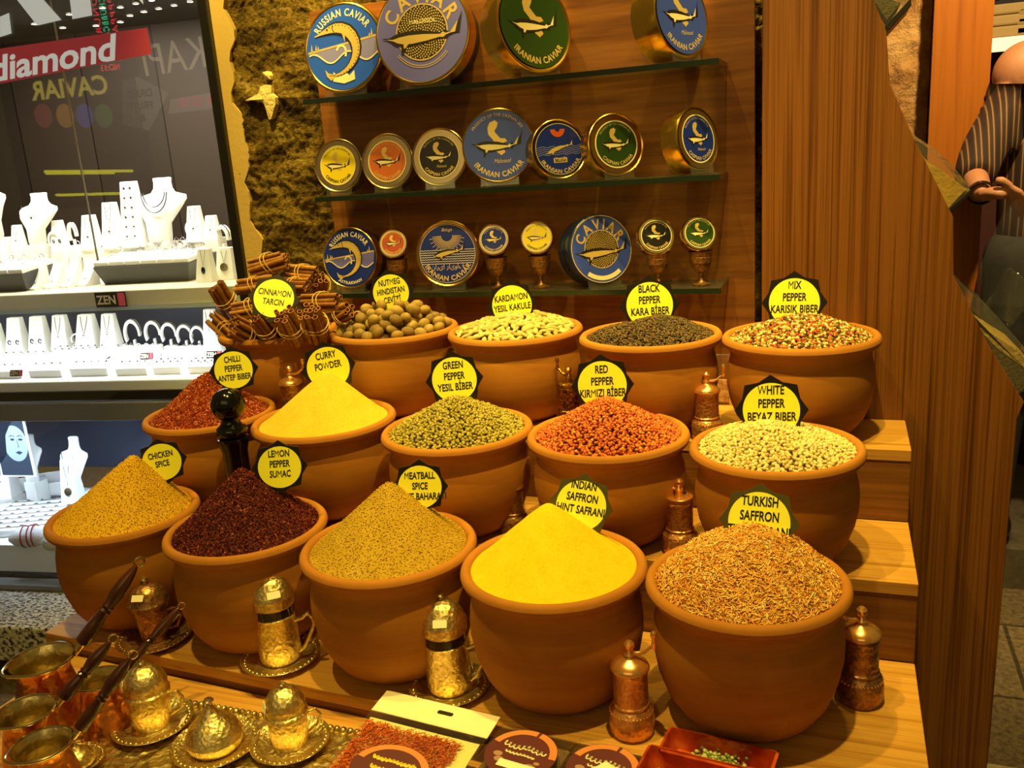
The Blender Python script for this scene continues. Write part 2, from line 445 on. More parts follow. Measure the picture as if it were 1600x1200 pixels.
# bright broken patch of plaster on the stone
def blob(mb, pts, y, th):
    V = [tuple(p) for p in pts]; n = len(V); W = [(p[0], p[1] + th, p[2]) for p in V]
    c = tuple(sum(p[i] for p in V) / n for i in range(3)); c = (c[0], c[1] - th * .3, c[2])
    vs = V + W + [c]; fs = [(i, (i + 1) % n, 2 * n) for i in range(n)] + [(i, n + i, n + (i + 1) % n, (i + 1) % n) for i in range(n)]
    mb.raw(vs, fs)
PLASTER = mat('plaster_patch', '#ecd28c', .9, bump=(90, .8, .01))
mb = MB()
blob(mb, [at_y(px, py, 2.13) for px, py in ((383, 157), (396, 150), (404, 146), (406, 136), (414, 132), (424, 133), (424, 146), (430, 152), (430, 163), (424, 185), (420, 187), (417, 166), (408, 160), (398, 157))], 2.12, .02)
blob(mb, [at_y(px, py, 2.13) for px, py in ((410, 113), (417, 111), (422, 118), (422, 124), (415, 124))], 2.12, .02)
struct(mb.build('trim_1', PLASTER, None, False))
# niche panel, and a near-black slab painting the shade of the gap
struct(MB().box((-.725, YB + .009, 1.24), (1.087, .018, 1.285)).build('wall_back', NICHE, None, False, .001))
sbox('trim_2', (-.15, 2.19, 1.3), (.14, .03, 1.9), mat('gap_shade', '#120c06', .8))
# end board: one tall sheet with a stepped edge, side of the scoop bins
prof = [(-.145, 0.0), (.30, 0.0), (.317, .2), (.322, .952), (.332, .985)]
for px, py in ((1548, 545), (1490, 430), (1490, 340), (1425, 210), (1390, 130), (1385, 50), (1365, 0), (1340, -70)):
    p = at_y(px, py, 1.83); prof.append((p.x, p.z))
prof += [(prof[-1][0], 2.35), (-.145, 2.35)]
mb = MB().at(Matrix(((1, 0, 0, 0), (0, 0, -1, 1.83), (0, 1, 0, 0), (0, 0, 0, 1)))); mb.prism(prof, -.02, 0)
tag(mb.build('end_board', BOARD, None, False, .0015), 'tall walnut end board with stepped slanting edge right of the stepped stand', 'board')

# jewellery shop window, turned a little towards the street
WA = R_(8.6); P0 = np.array([-1.60, 2.15]); U = np.array([-math.cos(WA), -math.sin(WA)]); N = np.array([-math.sin(WA), math.cos(WA)])
def wp(s, d, z): p = P0 + U * s + N * d; return Vector((p[0], p[1], z))
def at_w(px, py, d=0.0):
    r = ray(px, py); t = ((P0 + N * d) @ N) / (r[:2] @ N); p = r * t
    return (p[:2] - P0) @ U, p[2] + EYE
WM = lambda s, d, z: T(wp(s, d, z)) @ RZ(WA)       # local x to the right along the window, y inwards, z up
def wbox(mb, s0, s1, d0, d1, z0, z1):
    mb.at(WM((s0 + s1) / 2, (d0 + d1) / 2, (z0 + z1) / 2)).box((0, 0, 0), (abs(s1 - s0), abs(d1 - d0), abs(z1 - z0))); return mb
ZS = .20                                            # window sill
s_fr0, _ = at_w(385, 390); s_fr1, _ = at_w(372, 390)
frm = thing('window_1', 'black metal shop window frame beside the weathered stone wall', 'window'); del frm['category']; struct(frm)
BLKM = mat('black_frame', '#16130f', .35)
wbox(MB(), s_fr0, s_fr1, -.03, .05, ZS, 2.3).build('window_frame', BLKM, frm, False, .002)
wbox(MB(), s_fr1, 1.75, -.002, .002, ZS, 2.3).build('window_pane', GLASS, frm, False)
s_j, _ = at_w(106, 150)
wbox(MB(), s_j - .0015, s_j + .0015, -.003, .003, 1.28, 2.3).build('pane_joint', mat('joint', '#b9b3a4', .3), frm, False)
wbox(MB(), s_fr0, 1.75, -.035, .02, ZS - .02, ZS + .02).build('window_rail', metal('grey_rail', '#8d8a80', .4), frm, False, .003)
# plaster border between frame and stone
BORD = mat('border_plaster', '#cdab62', .85, bump=(70, .3, .004))
pts = []
zz = np.linspace(.2, 2.3, 80)
for z in zz: pts.append((s_fr0 - .040 - .012 * math.sin(z * 21) - .009 * math.sin(z * 57 + 2) - random.uniform(0, .006), z))
poly = [(s_fr0 + .001, 2.3), (s_fr0 + .001, .2)] + pts
mb = MB().at(T(wp(0, -.012, 0)) @ RZ(WA) @ RX(PI / 2)); mb.prism([(-a, b) for a, b in poly][::-1], -.05, .0)
struct(mb.build('trim_3', BORD, None, False))
# granite plinth under the window
GRAN = NT('speckled_granite'); GRAN.set(Roughness=.35)
_v = GRAN.n('ShaderNodeTexVoronoi', Scale=55); GRAN.l(GRAN.coord((1, 2, 1)), _v.inputs['Vector'])
_n = GRAN.noise(GRAN.coord((1, 1.6, 1)), 75, 3, .6, .3)
GRAN.l(GRAN.ramp(_n, [(.40, '#2b2620'), (.46, '#7d7464'), (.52, '#cfc5ae'), (.7, '#e6dec8')]), GRAN.b.inputs['Base Color'])
GRAN = GRAN.m
g = MB(); wbox(g, -.1, 1.8, -.26, .06, .08, ZS - .0005); o = g.build('window_plinth', GRAN, None, False, .006)
struct(o); o.name = 'trim_4'
# shop interior behind the display
INT = NT('shop_panels'); INT.set(Roughness=.5)
_w = INT.n('ShaderNodeTexBrick', Scale=1.0); _w.offset = 0
for k, c in (('Color1', '#55483c'), ('Color2', '#4a4036'), ('Mortar', '#241d18')): _w.inputs[k].default_value = lin(c)
_w.inputs['Brick Width'].default_value = .42; _w.inputs['Row Height'].default_value = 3.0; _w.inputs['Mortar Size'].default_value = .004
_tc = INT.n('ShaderNodeTexCoord'); _mp = INT.n('ShaderNodeMapping'); _mp.inputs['Rotation'].default_value = (PI / 2, 0, 0)
INT.l(_tc.outputs['Object'], _mp.inputs['Vector']); INT.l(_mp.outputs[0], _w.inputs['Vector']); INT.l(_w.outputs['Color'], INT.b.inputs['Base Color'])
INT = INT.m
def wslab(name, s0, s1, d0, d1, z0, z1, m):
    o = MB().box((0, 0, 0), (abs(s1 - s0), abs(d1 - d0), abs(z1 - z0))).build(name, m, None, False)
    o.matrix_world = WM((s0 + s1) / 2, (d0 + d1) / 2, (z0 + z1) / 2); return struct(o)
wslab('wall_inside', -.9, 3.6, 1.9, 1.95, 0, 2.4, INT)
wslab('wall_inside_right', -.06, -.036, .03, 1.9, ZS, 2.4, mat('shop_side', '#4c4238', .6))
CEILM = mat('shop_ceiling', '#57524a', .7)
wslab('ceiling', -.06, 3.6, .05, 1.95, 2.24, 2.28, CEILM)
wslab('trim_5', -.03, 2.4, .62, .66, .40, 1.085, mat('display_back', '#262b3d', .5))      # dark back of the lower display

# far right: rubble pillar, black slab painting the gap's shade, wood panel, next shop
YF = 3.32
p0 = at_y(1384, 0, YF + .13); p1 = at_y(1452, 100, YF + .13)
rough_wall('wall_right', p0.x - .25, p1.x, 0.0, 2.4, YF + .11, 44, 190, .026, BRICKY, None, 2)
q0 = at_y(1456, 100, YF); q1 = at_y(1548, 100, YF)
sbox('trim_6', ((q0.x + q1.x) / 2, YF + .015, 1.15), (q1.x - q0.x, .03, 2.3), FARWOOD)
sbox('trim_7', (q0.x - .01, YF + .20, 1.15), (.12, .04, 2.3), mat('far_gap_shade', '#0c0906', .9))
sbox('wall_far', (1.6, 4.6, 1.3), (3.6, .1, 2.8), mat('maroon_wall', '#4a1c12', .7))

# ------------------------------------------------------------------ stepped stand
T1, T2, T3, TB = .943, .805, .665, .630              # tread tops and the table in front
SX0, SX1 = -1.435, .128
stand = thing('stepped_stand', 'three-step wooden display stand carrying the clay spice pots', 'display stand', (-.65, 1.5, 0))
def stp(name, y0, y1, z0, z1, m, x1=SX1):
    o = MB().box((0, 0, 0), (x1 - SX0, y1 - y0, z1 - z0)).build(name, m, stand, False, .0015)
    o.location = Vector(((SX0 + x1) / 2 + .65, (y0 + y1) / 2 - 1.5, (z0 + z1) / 2))
def tread(y0, y1, z):
    stp('tread', y0, y1, z - .022, z, TREAD)
tread(1.645, 1.828, T1); tread(1.40, 1.645, T2)
def fe(x): return 1.137 - .057 * (x + 1.44)          # front edge of the bottom step, not quite square
MB().at(T((.65, -1.5, 0))).prism([(SX0, fe(SX0)), (SX1, fe(SX1)), (SX1, 1.40), (SX0, 1.40)], T3 - .022, T3).build('tread', TREAD, stand, False, .0015)
MB().at(T((.65, -1.5, 0))).prism([(SX0, fe(SX0) + .002), (SX1, fe(SX1) + .002), (SX1, fe(SX1) + .02), (SX0, fe(SX0) + .02)], 0, T3 - .022).build('riser', RISER, stand, False)
stp('tread', 1.828, 2.098, T1 - .022, T1, TREAD, -.147)
stp('riser', 1.647, 1.665, T2 - .001, T1 - .022, RISER)
stp('riser', 1.402, 1.42, T3 - .001, T2 - .022, RISER)
# low table in front
tb = thing('low_table', 'low wooden table in front of the stepped stand under the copper ware', 'table', (-.6, .9, 0))
MB().at(T((.6, -.9, 0))).prism([(-1.36, .55), (.2, .55), (.2, fe(.2) - .001), (-1.36, fe(-1.36) - .001)], TB - .03, TB).build('tabletop', TREAD, tb, False, .002)
for sx in (-.72, .74):
    for sy in (-.3, .15):
        o = MB().box((0, 0, 0), (.05, .05, TB - .03)).build('leg', RISER, tb, False, .002); o.location = (sx, sy, (TB - .03) / 2)

# ------------------------------------------------------------------ clay pots
def pot_body_profile(R, h):
    k = R / .145; q = h / .2
    P = [(.0, .0), (.074, 0), (.086, .004), (.103, .017), (.119, .040), (.130, .070), (.1355, .098), (.1362, .118), (.134, .138), (.1305, .152), (.1298, .1535), (.1285, .163),
         (.131, .173), (.138, .181)]
    I = [(.128, .178), (.122, .15), (.12, .1), (.1, .04), (.06, .016), (0, .014)]
    return [(r * k, z * q) for r, z in P] , [(r * k, z * q) for r, z in I]
def make_pot(x, y, z, R, h, label):
    t = thing('clay_pot', label, 'pot', (x, y, z), random.uniform(0, 6), 'clay spice pots')
    P, I = pot_body_profile(R, h); k = R / .145; q = h / .2
    MB().lathe(P + [(.1335 * k, .182 * q)] + I, 72, cap=False).build('body', CLAY, t, sharp=50)
    rim = []
    for i in range(13):
        a = PI * 2 * i / 12
        rim.append(((.1365 + .0085 * math.cos(a)) * k, .1895 * q + .0105 * math.sin(a)))
    MB().lathe(rim, 72, cap=False).build('rim', CLAY, t, sharp=0)
    return t
POTS = {  # x, y, radius, tread, words
 'cin': (-1.255, 1.77, .139, T1), 'nut': (-.955, 1.79, .147, T1), 'kar': (-.659, 1.785, .147, T1), 'blk': (-.354, 1.735, .142, T1), 'mix': (-.067, 1.662 + .066, .144, T1),
 'chil': (-1.282, 1.52, .140, T2), 'cur': (-.992, 1.515, .148, T2), 'grn': (-.682, 1.489, .146, T2), 'red': (-.388, 1.497, .147, T2), 'wht': (-.093, 1.465, .142, T2),
 'chk': (-1.299, 1.252, .142, T3), 'lem': (-1.004, 1.239, .146, T3), 'meat': (-.704, 1.221, .149, T3), 'ind': (-.409, 1.207, .146, T3), 'tur': (-.117, 1.215, .146, T3)}
NAMES = {'cin': 'clay pot heaped with cinnamon bundles at the left end of the top step', 'nut': 'clay pot of whole nutmegs on the top step',
 'kar': 'clay pot of pale green cardamom pods on the top step', 'blk': 'clay pot of black peppercorns on the top step', 'mix': 'clay pot of mixed coloured peppercorns on the top step',
 'chil': 'clay pot of red chilli flakes behind the black pepper mill', 'cur': 'clay pot of yellow curry powder on the middle step', 'grn': 'clay pot of green peppercorns on the middle step',
 'red': 'clay pot of red peppercorns on the middle step', 'wht': 'clay pot of white peppercorns on the middle step', 'chk': 'clay pot of ochre chicken spice at the left end of the bottom step',
 'lem': 'clay pot of dark maroon sumac on the bottom step', 'meat': 'clay pot of brownish meatball spice on the bottom step', 'ind': 'clay pot of bright yellow Indian saffron powder on the bottom step',
 'tur': 'clay pot of orange saffron threads at the right end of the bottom step'}
RIMZ = {T1: EYE - .362, T2: EYE - .495, T3: EYE - .615}
for k_, (x, y, R, tz) in POTS.items(): make_pot(x, y, tz, R, RIMZ[tz] - tz, NAMES[k_])

# ------------------------------------------------------------------ spice heaps
APEX = {'chk': (208, 711), 'lem': (378, 735), 'meat': (607, 755), 'ind': (856, 786), 'tur': (1180, 826), 'chil': (325, 583), 'cur': (512, 580), 'grn': (712, 622),
        'red': (947, 627), 'wht': (1205, 662), 'mix': (1255, 494), 'blk': (1030, 497), 'kar': (805, 492), 'nut': (610, 487), 'cin': (430, 500)}
class Heap:
    def __init__(s, k, p=1.0, rough=.004, sink=.010):
        x, y, R, tz = POTS[k]; s.x, s.y = x, y; s.R = R * .1285 / .145; s.z0 = RIMZ[tz] - sink
        a = at_y(APEX[k][0], APEX[k][1], y); s.h = a.z - s.z0; s.ax = (a.x - x); s.p = p; s.rough = rough
        s.ph = [random.uniform(0, 6) for _ in range(12)]
    def prof(s, t):                                   # t: 0 at the tip, 1 at the rim
        if s.p == 'cone': return max(0, 1 - ((t * t + .0045) ** .5 - .067) / .935) ** 1.06
        return 1 - t ** s.p
    def pt(s, t, th):
        q = s.prof(t) * s.h
        r = t * s.R
        x = r * math.cos(th) + s.ax * (1 - t); y = r * math.sin(th)
        n = 0
        for k, (f, a) in enumerate(((22, .5), (47, .3), (110, .2), (230, .12))):
            n += a * math.sin(f * x + s.ph[k]) * math.sin(f * y + s.ph[k + 4]) + a * .6 * math.sin(f * .7 * (x + y) + s.ph[k + 7])
        n += .35 * math.sin(7 * th + 5 * t + s.ph[11]) * t * (1 - t) * 2
        return (x, y, q + n * s.rough * min(1, (1.02 - t) * 6))
    def mesh(s, nt, nth, drop=0):
        V = [(*s.pt(0, 0)[:2], s.pt(0, 0)[2] - drop)]; F = []
        for j in range(1, nt + 1):
            for i in range(nth):
                p = s.pt(j / nt, 2 * PI * i / nth); V.append((p[0], p[1], p[2] - drop))
        for i in range(nth):
            k = (i + 1) % nth; F.append((0, 1 + i, 1 + k))
            for j in range(nt - 1): F.append((1 + j * nth + i, 1 + (j + 1) * nth + i, 1 + (j + 1) * nth + k, 1 + j * nth + k))
        b = len(V)
        for i in range(nth): V.append((s.R * .96 * math.cos(2 * PI * i / nth), s.R * .96 * math.sin(2 * PI * i / nth), -.03))
        for i in range(nth):
            k = (i + 1) % nth; F.append((1 + (nt - 1) * nth + i, b + i, b + k, 1 + (nt - 1) * nth + k))
        F.append(tuple(b + i for i in range(nth - 1, -1, -1)))
        return V, F
    def spread(s, n, tmax=.985):                      # evenly scattered points with normals
        out = []; g = PI * (3 - 5 ** .5)
        for i in range(n):
            t = min(tmax, max(0, ((i + .5) / n) ** .5 * tmax + random.uniform(-.012, .012))); th = i * g + random.uniform(-.05, .05)
            p = Vector(s.pt(t, th)); a = Vector(s.pt(max(0, t - .02), th)); b = Vector(s.pt(t + .02, th)); c = Vector(s.pt(t, th + .05))
            nrm = (b - a).cross(c - p); nrm = nrm.normalized() if nrm.length > 1e-9 else Vector((0, 0, 1))
            if nrm.z < 0: nrm = -nrm
            out.append((p, nrm))
        return out
def powder(k, name, label, cols, tex, rough_amp, p='cone', sink=.008, crumb=0, ccols=None):
    h = Heap(k, p, rough_amp, sink)
    m = NT(name + '_material'); m.set(Roughness=.95); m.b.inputs['Specular IOR Level'].default_value = .1
    f = m.noise(m.coord(), tex[0], 6, .7); f2 = m.noise(m.coord(), tex[0] * .12, 4, .6)
    mx = m.n('ShaderNodeMix'); mx.inputs[0].default_value = .4; m.l(f, mx.inputs[2]); m.l(f2, mx.inputs[3])
    m.l(m.ramp(mx.outputs[0], [(.3, cols[0]), (.5, cols[1]), (.68, cols[2])]), m.b.inputs['Base Color'])
    m.bump(f, tex[1], tex[2])
    V, F = h.mesh(56, 120)
    if not crumb:
        o = MB().raw(V, F).build(name, m.m, None, True, sharp=0); o.location = (h.x, h.y, h.z0)
        tag(o, label, 'spice', None, 'stuff'); return h
    root = thing(name, label, 'spice', (h.x, h.y, h.z0), 0, None, 'stuff')
    MB().raw(V, F).build('powder', m.m, root, True, sharp=0)
    grains(root, 'crumb', h.spread(crumb), island(name + '_crumbs', ccols, .9, .1), .0008, .0016, flat=.6)
    return h
ICO = None
def ico(sub):
    bm = bmesh.new(); bmesh.ops.create_icosphere(bm, subdivisions=sub, radius=1)
    V = np.array([v.co[:] for v in bm.verts]); F = np.array([[v.index for v in f.verts] for f in bm.faces]); bm.free(); return V, F
ICO1 = ico(1); ICO2 = ico(2)
def grains(parent, name, spots, m, r0, r1, flat=1.0, base=ICO1, lift=.5, jit=0.0):
    V0, F0 = base; n = len(spots); nv = len(V0)
    V = np.zeros((n, nv, 3)); F = np.zeros((n, len(F0), 3), int)
    for i, (p, nr) in enumerate(spots):
        r = random.uniform(r0, r1); M = np.array(Euler((random.uniform(0, 6), random.uniform(0, 6), random.uniform(0, 6))).to_matrix())
        s = np.array([1, random.uniform(.82, 1) * (flat if flat < 1 else 1), 1])
        off = np.array(p + nr * (lift * r + random.uniform(-jit, jit) * r))
        V[i] = (V0 * s * r) @ M.T + off; F[i] = F0 + i * nv
    return big(name, V.reshape(-1, 3), F.reshape(-1, 3), m, parent)
def pepper(k, name, label, stops, n, r0, r1, p, base_col, bump=None, rough=.45):
    h = Heap(k, p, .0035, .012)
    root = thing(name, label, 'spice', (h.x, h.y, h.z0), 0, None, 'stuff')
    V, F = h.mesh(30, 80, .003)
    MB().raw(V, F).build('bed', mat(name + '_bed', base_col, .9), root, True, sharp=0)  # bed colour darkened to paint the shade between grains
    m = island(name + '_grains', stops, rough, .35, 'LINEAR' if len(stops) < 5 else 'CONSTANT', bump)
    sp = h.spread(n)
    grains(root, 'peppercorns', sp, m, r0, r1, 1.0, ICO1, .75, .35)
    grains(root, 'peppercorns', h.spread(int(n * .45)), m, r0, r1, 1.0, ICO1, .1, .3)
    return h
powder('chk', 'chicken_spice', 'ochre yellow powdered chicken spice heaped in a pointed cone at far left', ('#c2901a', '#d8a522', '#e0b234'), (230, .4, .004), .0022, crumb=3800, ccols=[(0, '#c99c20'), (.5, '#d4ac34'), (.9, '#b08418'), (.96, '#e0bc4c')])
powder('cur', 'curry_powder', 'smooth yellow curry powder heaped in a cone beneath the CURRY POWDER sign', ('#b89e28', '#c8ae34', '#d2b944'), (260, .3, .004), .0014)
powder('meat', 'meatball_spice', 'brownish khaki meatball spice heaped in a cone on the bottom step', ('#97741a', '#af8a24', '#bf9c3a'), (240, .4, .004), .0016, crumb=3800, ccols=[(0, '#b08c2a'), (.5, '#bd9a3a'), (.9, '#a5822a'), (.96, '#d0b25c')])
powder('ind', 'turmeric_powder', 'bright golden yellow saffron powder heaped beneath the INDIAN SAFFRON sign', ('#d8ac14', '#e9c01c', '#eec82c'), (210, .22, .004), .0018)
RED = [(0, '#8e3610'), (.3, '#aa4a18'), (.6, '#b85a22'), (.85, '#782a0c'), (.95, '#cc8038')]
def flakes(k, name, label, stops, n, size, bedc, p='cone', rough=.4, spec=.5):
    h = Heap(k, p, .0035, .008)
    root = thing(name, label, 'spice', (h.x, h.y, h.z0), 0, None, 'stuff')
    V, F = h.mesh(40, 90); MB().raw(V, F).build('bed', mat(name + '_bed', bedc, .9, bump=(200, .8, .004)), root, True, sharp=0)
    VV = []; FF = []
    for p_, nr in h.spread(n):
        s = random.uniform(*size); M = Euler((random.uniform(0, 6), random.uniform(0, 6), random.uniform(0, 6))).to_matrix()
        b = len(VV); o = p_ + nr * s * .3
        for q in ((-1, -.5, 0), (.9, -.7, .1), (1, .6, -.1), (-.7, .7, .15), (.1, 0, .35), (0, .1, -.3)):
            VV.append(tuple(o + M @ Vector((q[0] * s * random.uniform(.6, 1.1), q[1] * s * random.uniform(.5, 1), q[2] * s))))
        for f in ((0, 1, 4), (1, 2, 4), (2, 3, 4), (3, 0, 4), (1, 0, 5), (2, 1, 5), (3, 2, 5), (0, 3, 5)): FF.append([i + b for i in f])
    o = big('flakes', np.array(VV), np.array(FF), island(name + '_flakes', stops, rough, spec), root)
    o.data.polygons.foreach_set('use_smooth', [False] * len(o.data.polygons))
    return h
flakes('chil', 'chilli_flakes', 'glossy red chilli flakes heaped behind the black pepper mill', RED, 7000, (.0022, .0038), '#8a2408')
flakes('lem', 'sumac', 'dark maroon sumac heaped in front of the LEMON PEPPER SUMAC sign', [(0, '#481410'), (.35, '#5c1c14'), (.65, '#702418'), (.86, '#40100c'), (.93, '#9a4c24')], 8000, (.0022, .0036), '#4c1610', 'cone', .6, .2)
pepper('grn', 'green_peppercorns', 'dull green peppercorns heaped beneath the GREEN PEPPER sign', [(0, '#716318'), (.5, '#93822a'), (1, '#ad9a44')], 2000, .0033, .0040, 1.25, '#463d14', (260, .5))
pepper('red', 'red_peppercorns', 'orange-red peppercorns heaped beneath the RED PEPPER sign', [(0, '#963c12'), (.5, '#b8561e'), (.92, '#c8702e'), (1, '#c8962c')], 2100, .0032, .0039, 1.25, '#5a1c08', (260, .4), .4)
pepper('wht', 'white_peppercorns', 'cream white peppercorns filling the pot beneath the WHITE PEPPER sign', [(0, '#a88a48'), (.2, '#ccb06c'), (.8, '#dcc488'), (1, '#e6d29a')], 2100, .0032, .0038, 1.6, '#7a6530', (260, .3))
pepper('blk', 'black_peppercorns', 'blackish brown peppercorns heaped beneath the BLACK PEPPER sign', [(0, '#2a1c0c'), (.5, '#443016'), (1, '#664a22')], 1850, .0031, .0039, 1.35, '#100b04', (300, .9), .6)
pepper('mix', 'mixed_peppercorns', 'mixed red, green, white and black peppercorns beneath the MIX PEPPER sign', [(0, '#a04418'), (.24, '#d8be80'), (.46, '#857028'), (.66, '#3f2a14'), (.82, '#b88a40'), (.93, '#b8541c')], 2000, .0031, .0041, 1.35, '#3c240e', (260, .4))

# saffron threads
h = Heap('tur', 1.75, .005, .008)
root = thing('saffron_threads', 'tangled orange saffron threads heaped beneath the TURKISH SAFFRON sign', 'spice', (h.x, h.y, h.z0), 0, None, 'stuff')
V, F = h.mesh(40, 100); MB().raw(V, F).build('bed', mat('saffron_bed', '#d08a2c', .9, bump=(180, .9, .006)), root, True, sharp=0)
def threads(spots, l0, l1, r, up=.35):
    VV = []; FF = []
    for p, nr in spots:
        a = random.uniform(0, 2 * PI); t = Vector((math.cos(a), math.sin(a), 0)); t = (t - nr * t.dot(nr)).normalized()
        d = (t + nr * random.uniform(-.15, up)).normalized(); s = nr.cross(t).normalized(); L = random.uniform(l0, l1); bend = random.uniform(-.7, .7); b = len(VV)
        for j in range(4):
            u = j / 3 - .35; c = p + nr * .0015 + d * L * u + s * bend * L * u * u; rr = r * random.uniform(.7, 1.2)
            for q in range(3):
                an = 2 * PI * q / 3; VV.append(tuple(c + s * rr * math.cos(an) + nr * rr * math.sin(an)))
        for j in range(3):
            for q in range(3):
                k = (q + 1) % 3; FF.append((b + j * 3 + q, b + j * 3 + k, b + j * 3 + 3 + k, b + j * 3 + 3 + q))
    return np.array(VV), np.array(FF)
SAFM = island('saffron_strands', [(0, '#d88c30'), (.3, '#e4a644'), (.56, '#ecc060'), (.82, '#c06c1e'), (.88, '#f4da8c')], .6, .3)
VV, FF = threads(h.spread(7500), .009, .018, .0008)
big('threads', VV, FF, SAFM, root)

# nutmegs
h = Heap('nut', 1.5, .002, .014); h.h *= .72
NUTM = objrand('nutmeg_skin', [(0, '#8a6a2c'), (.5, '#a8843c'), (1, '#bc9a4c')], .75, (30, .5, (1, 1, .25)), (26, .7, (1, 1, .3)))
V0, F0 = ICO2; _v = V0 * np.array([.0128, .0128, .0164]); _v[:, 2] *= 1 + .05 * np.sign(_v[:, 2])
me0 = bpy.data.meshes.new('nutmeg'); me0.from_pydata([tuple(a) for a in _v], [], [tuple(int(i) for i in f) for f in F0])
placed = []
nutlab = 'oval brown whole nutmeg in the heap under the NUTMEG sign'
cand = [Vector(p) for p, n_ in h.spread(420, .93)]
cand.sort(key=lambda p: -(p.x ** 2 + p.y ** 2)); cand += [Vector((random.uniform(-.075, .075), random.uniform(-.09, .05), 0)) for _ in range(160)]
first = None
for p in cand:
    if len(placed) >= 84: break
    rr = (p.x ** 2 + p.y ** 2) ** .5 / h.R
    base = h.prof(min(1, rr)) * h.h
    z = base + .010
    ok = True
    for q in placed:
        dd = ((p.x - q.x) ** 2 + (p.y - q.y) ** 2) ** .5
        if dd < .0235 and len(placed) < 62: ok = False; break
        if dd < .026: z = max(z, q.z + math.sqrt(max(0, .026 ** 2 - dd ** 2)) * .85)
    if not ok or z > base + .034: continue
    placed.append(Vector((p.x, p.y, z)))
for p in placed:
    o = bpy.data.objects.new('nutmeg', me0); C.objects.link(o)
    if not me0.materials: me0.materials.append(NUTM); me0.polygons.foreach_set('use_smooth', [True] * len(me0.polygons))
    o.location = (h.x + p.x, h.y + p.y, h.z0 + p.z); o.rotation_euler = (random.uniform(.6, 2.2), random.uniform(-.6, .6), random.uniform(0, 6))
    s = random.uniform(.88, 1.08); o.scale = (s, s, s); tag(o, nutlab, 'nutmeg', 'nutmegs heaped in the clay pot')
V, F = h.mesh(12, 40, .006)
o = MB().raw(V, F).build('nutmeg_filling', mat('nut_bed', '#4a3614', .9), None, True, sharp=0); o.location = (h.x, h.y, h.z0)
tag(o, 'brown nutmeg bed filling the pot below the topmost nutmegs', 'spice', None, 'stuff')

# cardamom pods
h = Heap('kar', 1.5, .003, .010)
KARM = objrand('cardamom_skin', [(0, '#a89048'), (.5, '#c2aa5e'), (1, '#d4c07c')], .7, (60, .5, (1, 1, .15)), (40, .45, (1, 1, .12)))
prof = [(0, -.0135), (.0018, -.0125), (.0042, -.008), (.0056, -.001), (.0052, .005), (.003, .0105), (.0012, .0128), (0, .0135)]
m0 = MB().lathe(prof, 10, cap=False)
me1 = bpy.data.meshes.new('cardamom_pod'); me1.from_pydata(m0.v, [], m0.f); me1.materials.append(KARM); me1.polygons.foreach_set('use_smooth', [True] * len(me1.polygons))
for p, nr in h.spread(285, .95):
    o = bpy.data.objects.new('cardamom_pod', me1); C.objects.link(o)
    a = random.uniform(0, 2 * PI); t = Vector((math.cos(a), math.sin(a), random.uniform(-.3, .45))); t = (t - nr * t.dot(nr) * .75).normalized()
    o.location = Vector((h.x, h.y, h.z0)) + p + nr * random.uniform(.002, .006); o.rotation_euler = t.to_track_quat('Z', 'Y').to_euler()
    s = random.uniform(.85, 1.12); o.scale = (s, s * .9, s)
    tag(o, 'pale green cardamom pod in the heap under the KARDAMON sign', 'cardamom pod', 'cardamom pods heaped in the clay pot')
V, F = h.mesh(14, 50, .004)
o = MB().raw(V, F).build('cardamom_filling', mat('kar_bed', '#4f4016', .9, bump=(120, .8, .006)), None, True, sharp=0); o.location = (h.x, h.y, h.z0)  # darkened bed paints the shade in the gaps between pods
tag(o, 'cardamom bed filling the pot below the topmost pods', 'spice', None, 'stuff')

# cinnamon bundles
CINM = objrand('cinnamon_bark', [(0, '#94591c'), (.5, '#ae7226'), (1, '#c68c36')], .75, (26, .6, (6, 6, .5)), (30, .6, (4, 4, .3)))
TIEM = mat('raffia_tie', '#d8b25c', .8)
def stick_mesh(L, r):
    mb = MB(); n = 20; VV = []; FF = []          # a quill: bark rolled in from both sides
    sec = [(r * (1 - .016 * j) * math.cos(a), r * (1 - .016 * j) * math.sin(a)) for j, a in enumerate(np.linspace(.25, 2 * PI + .55, n))]
    w = .0013
    out = sec; inn = [(x * (1 - w / math.hypot(x, y)), y * (1 - w / math.hypot(x, y))) for x, y in sec]
    loop = out + inn[::-1]; m = len(loop)
    for z in (-L / 2, L / 2): VV += [(x, y, z) for x, y in loop]
    for i in range(m):
        k = (i + 1) % m; FF.append((i, k, m + k, m + i))
    for i in range(n - 1):
        FF.append((i, 2 * n - 1 - i, 2 * n - 2 - i, i + 1)); FF.append((m + i, m + i + 1, m + 2 * n - 2 - i, m + 2 * n - 1 - i))
    me = bpy.data.meshes.new('cinnamon_stick'); me.from_pydata(VV, [], FF); me.materials.append(CINM)
    me.polygons.foreach_set('use_smooth', [True] * len(me.polygons)); me.set_sharp_from_angle(angle=R_(45)); return me
STK = [stick_mesh(1.0, r) for r in (.0062, .0072, .0055)]
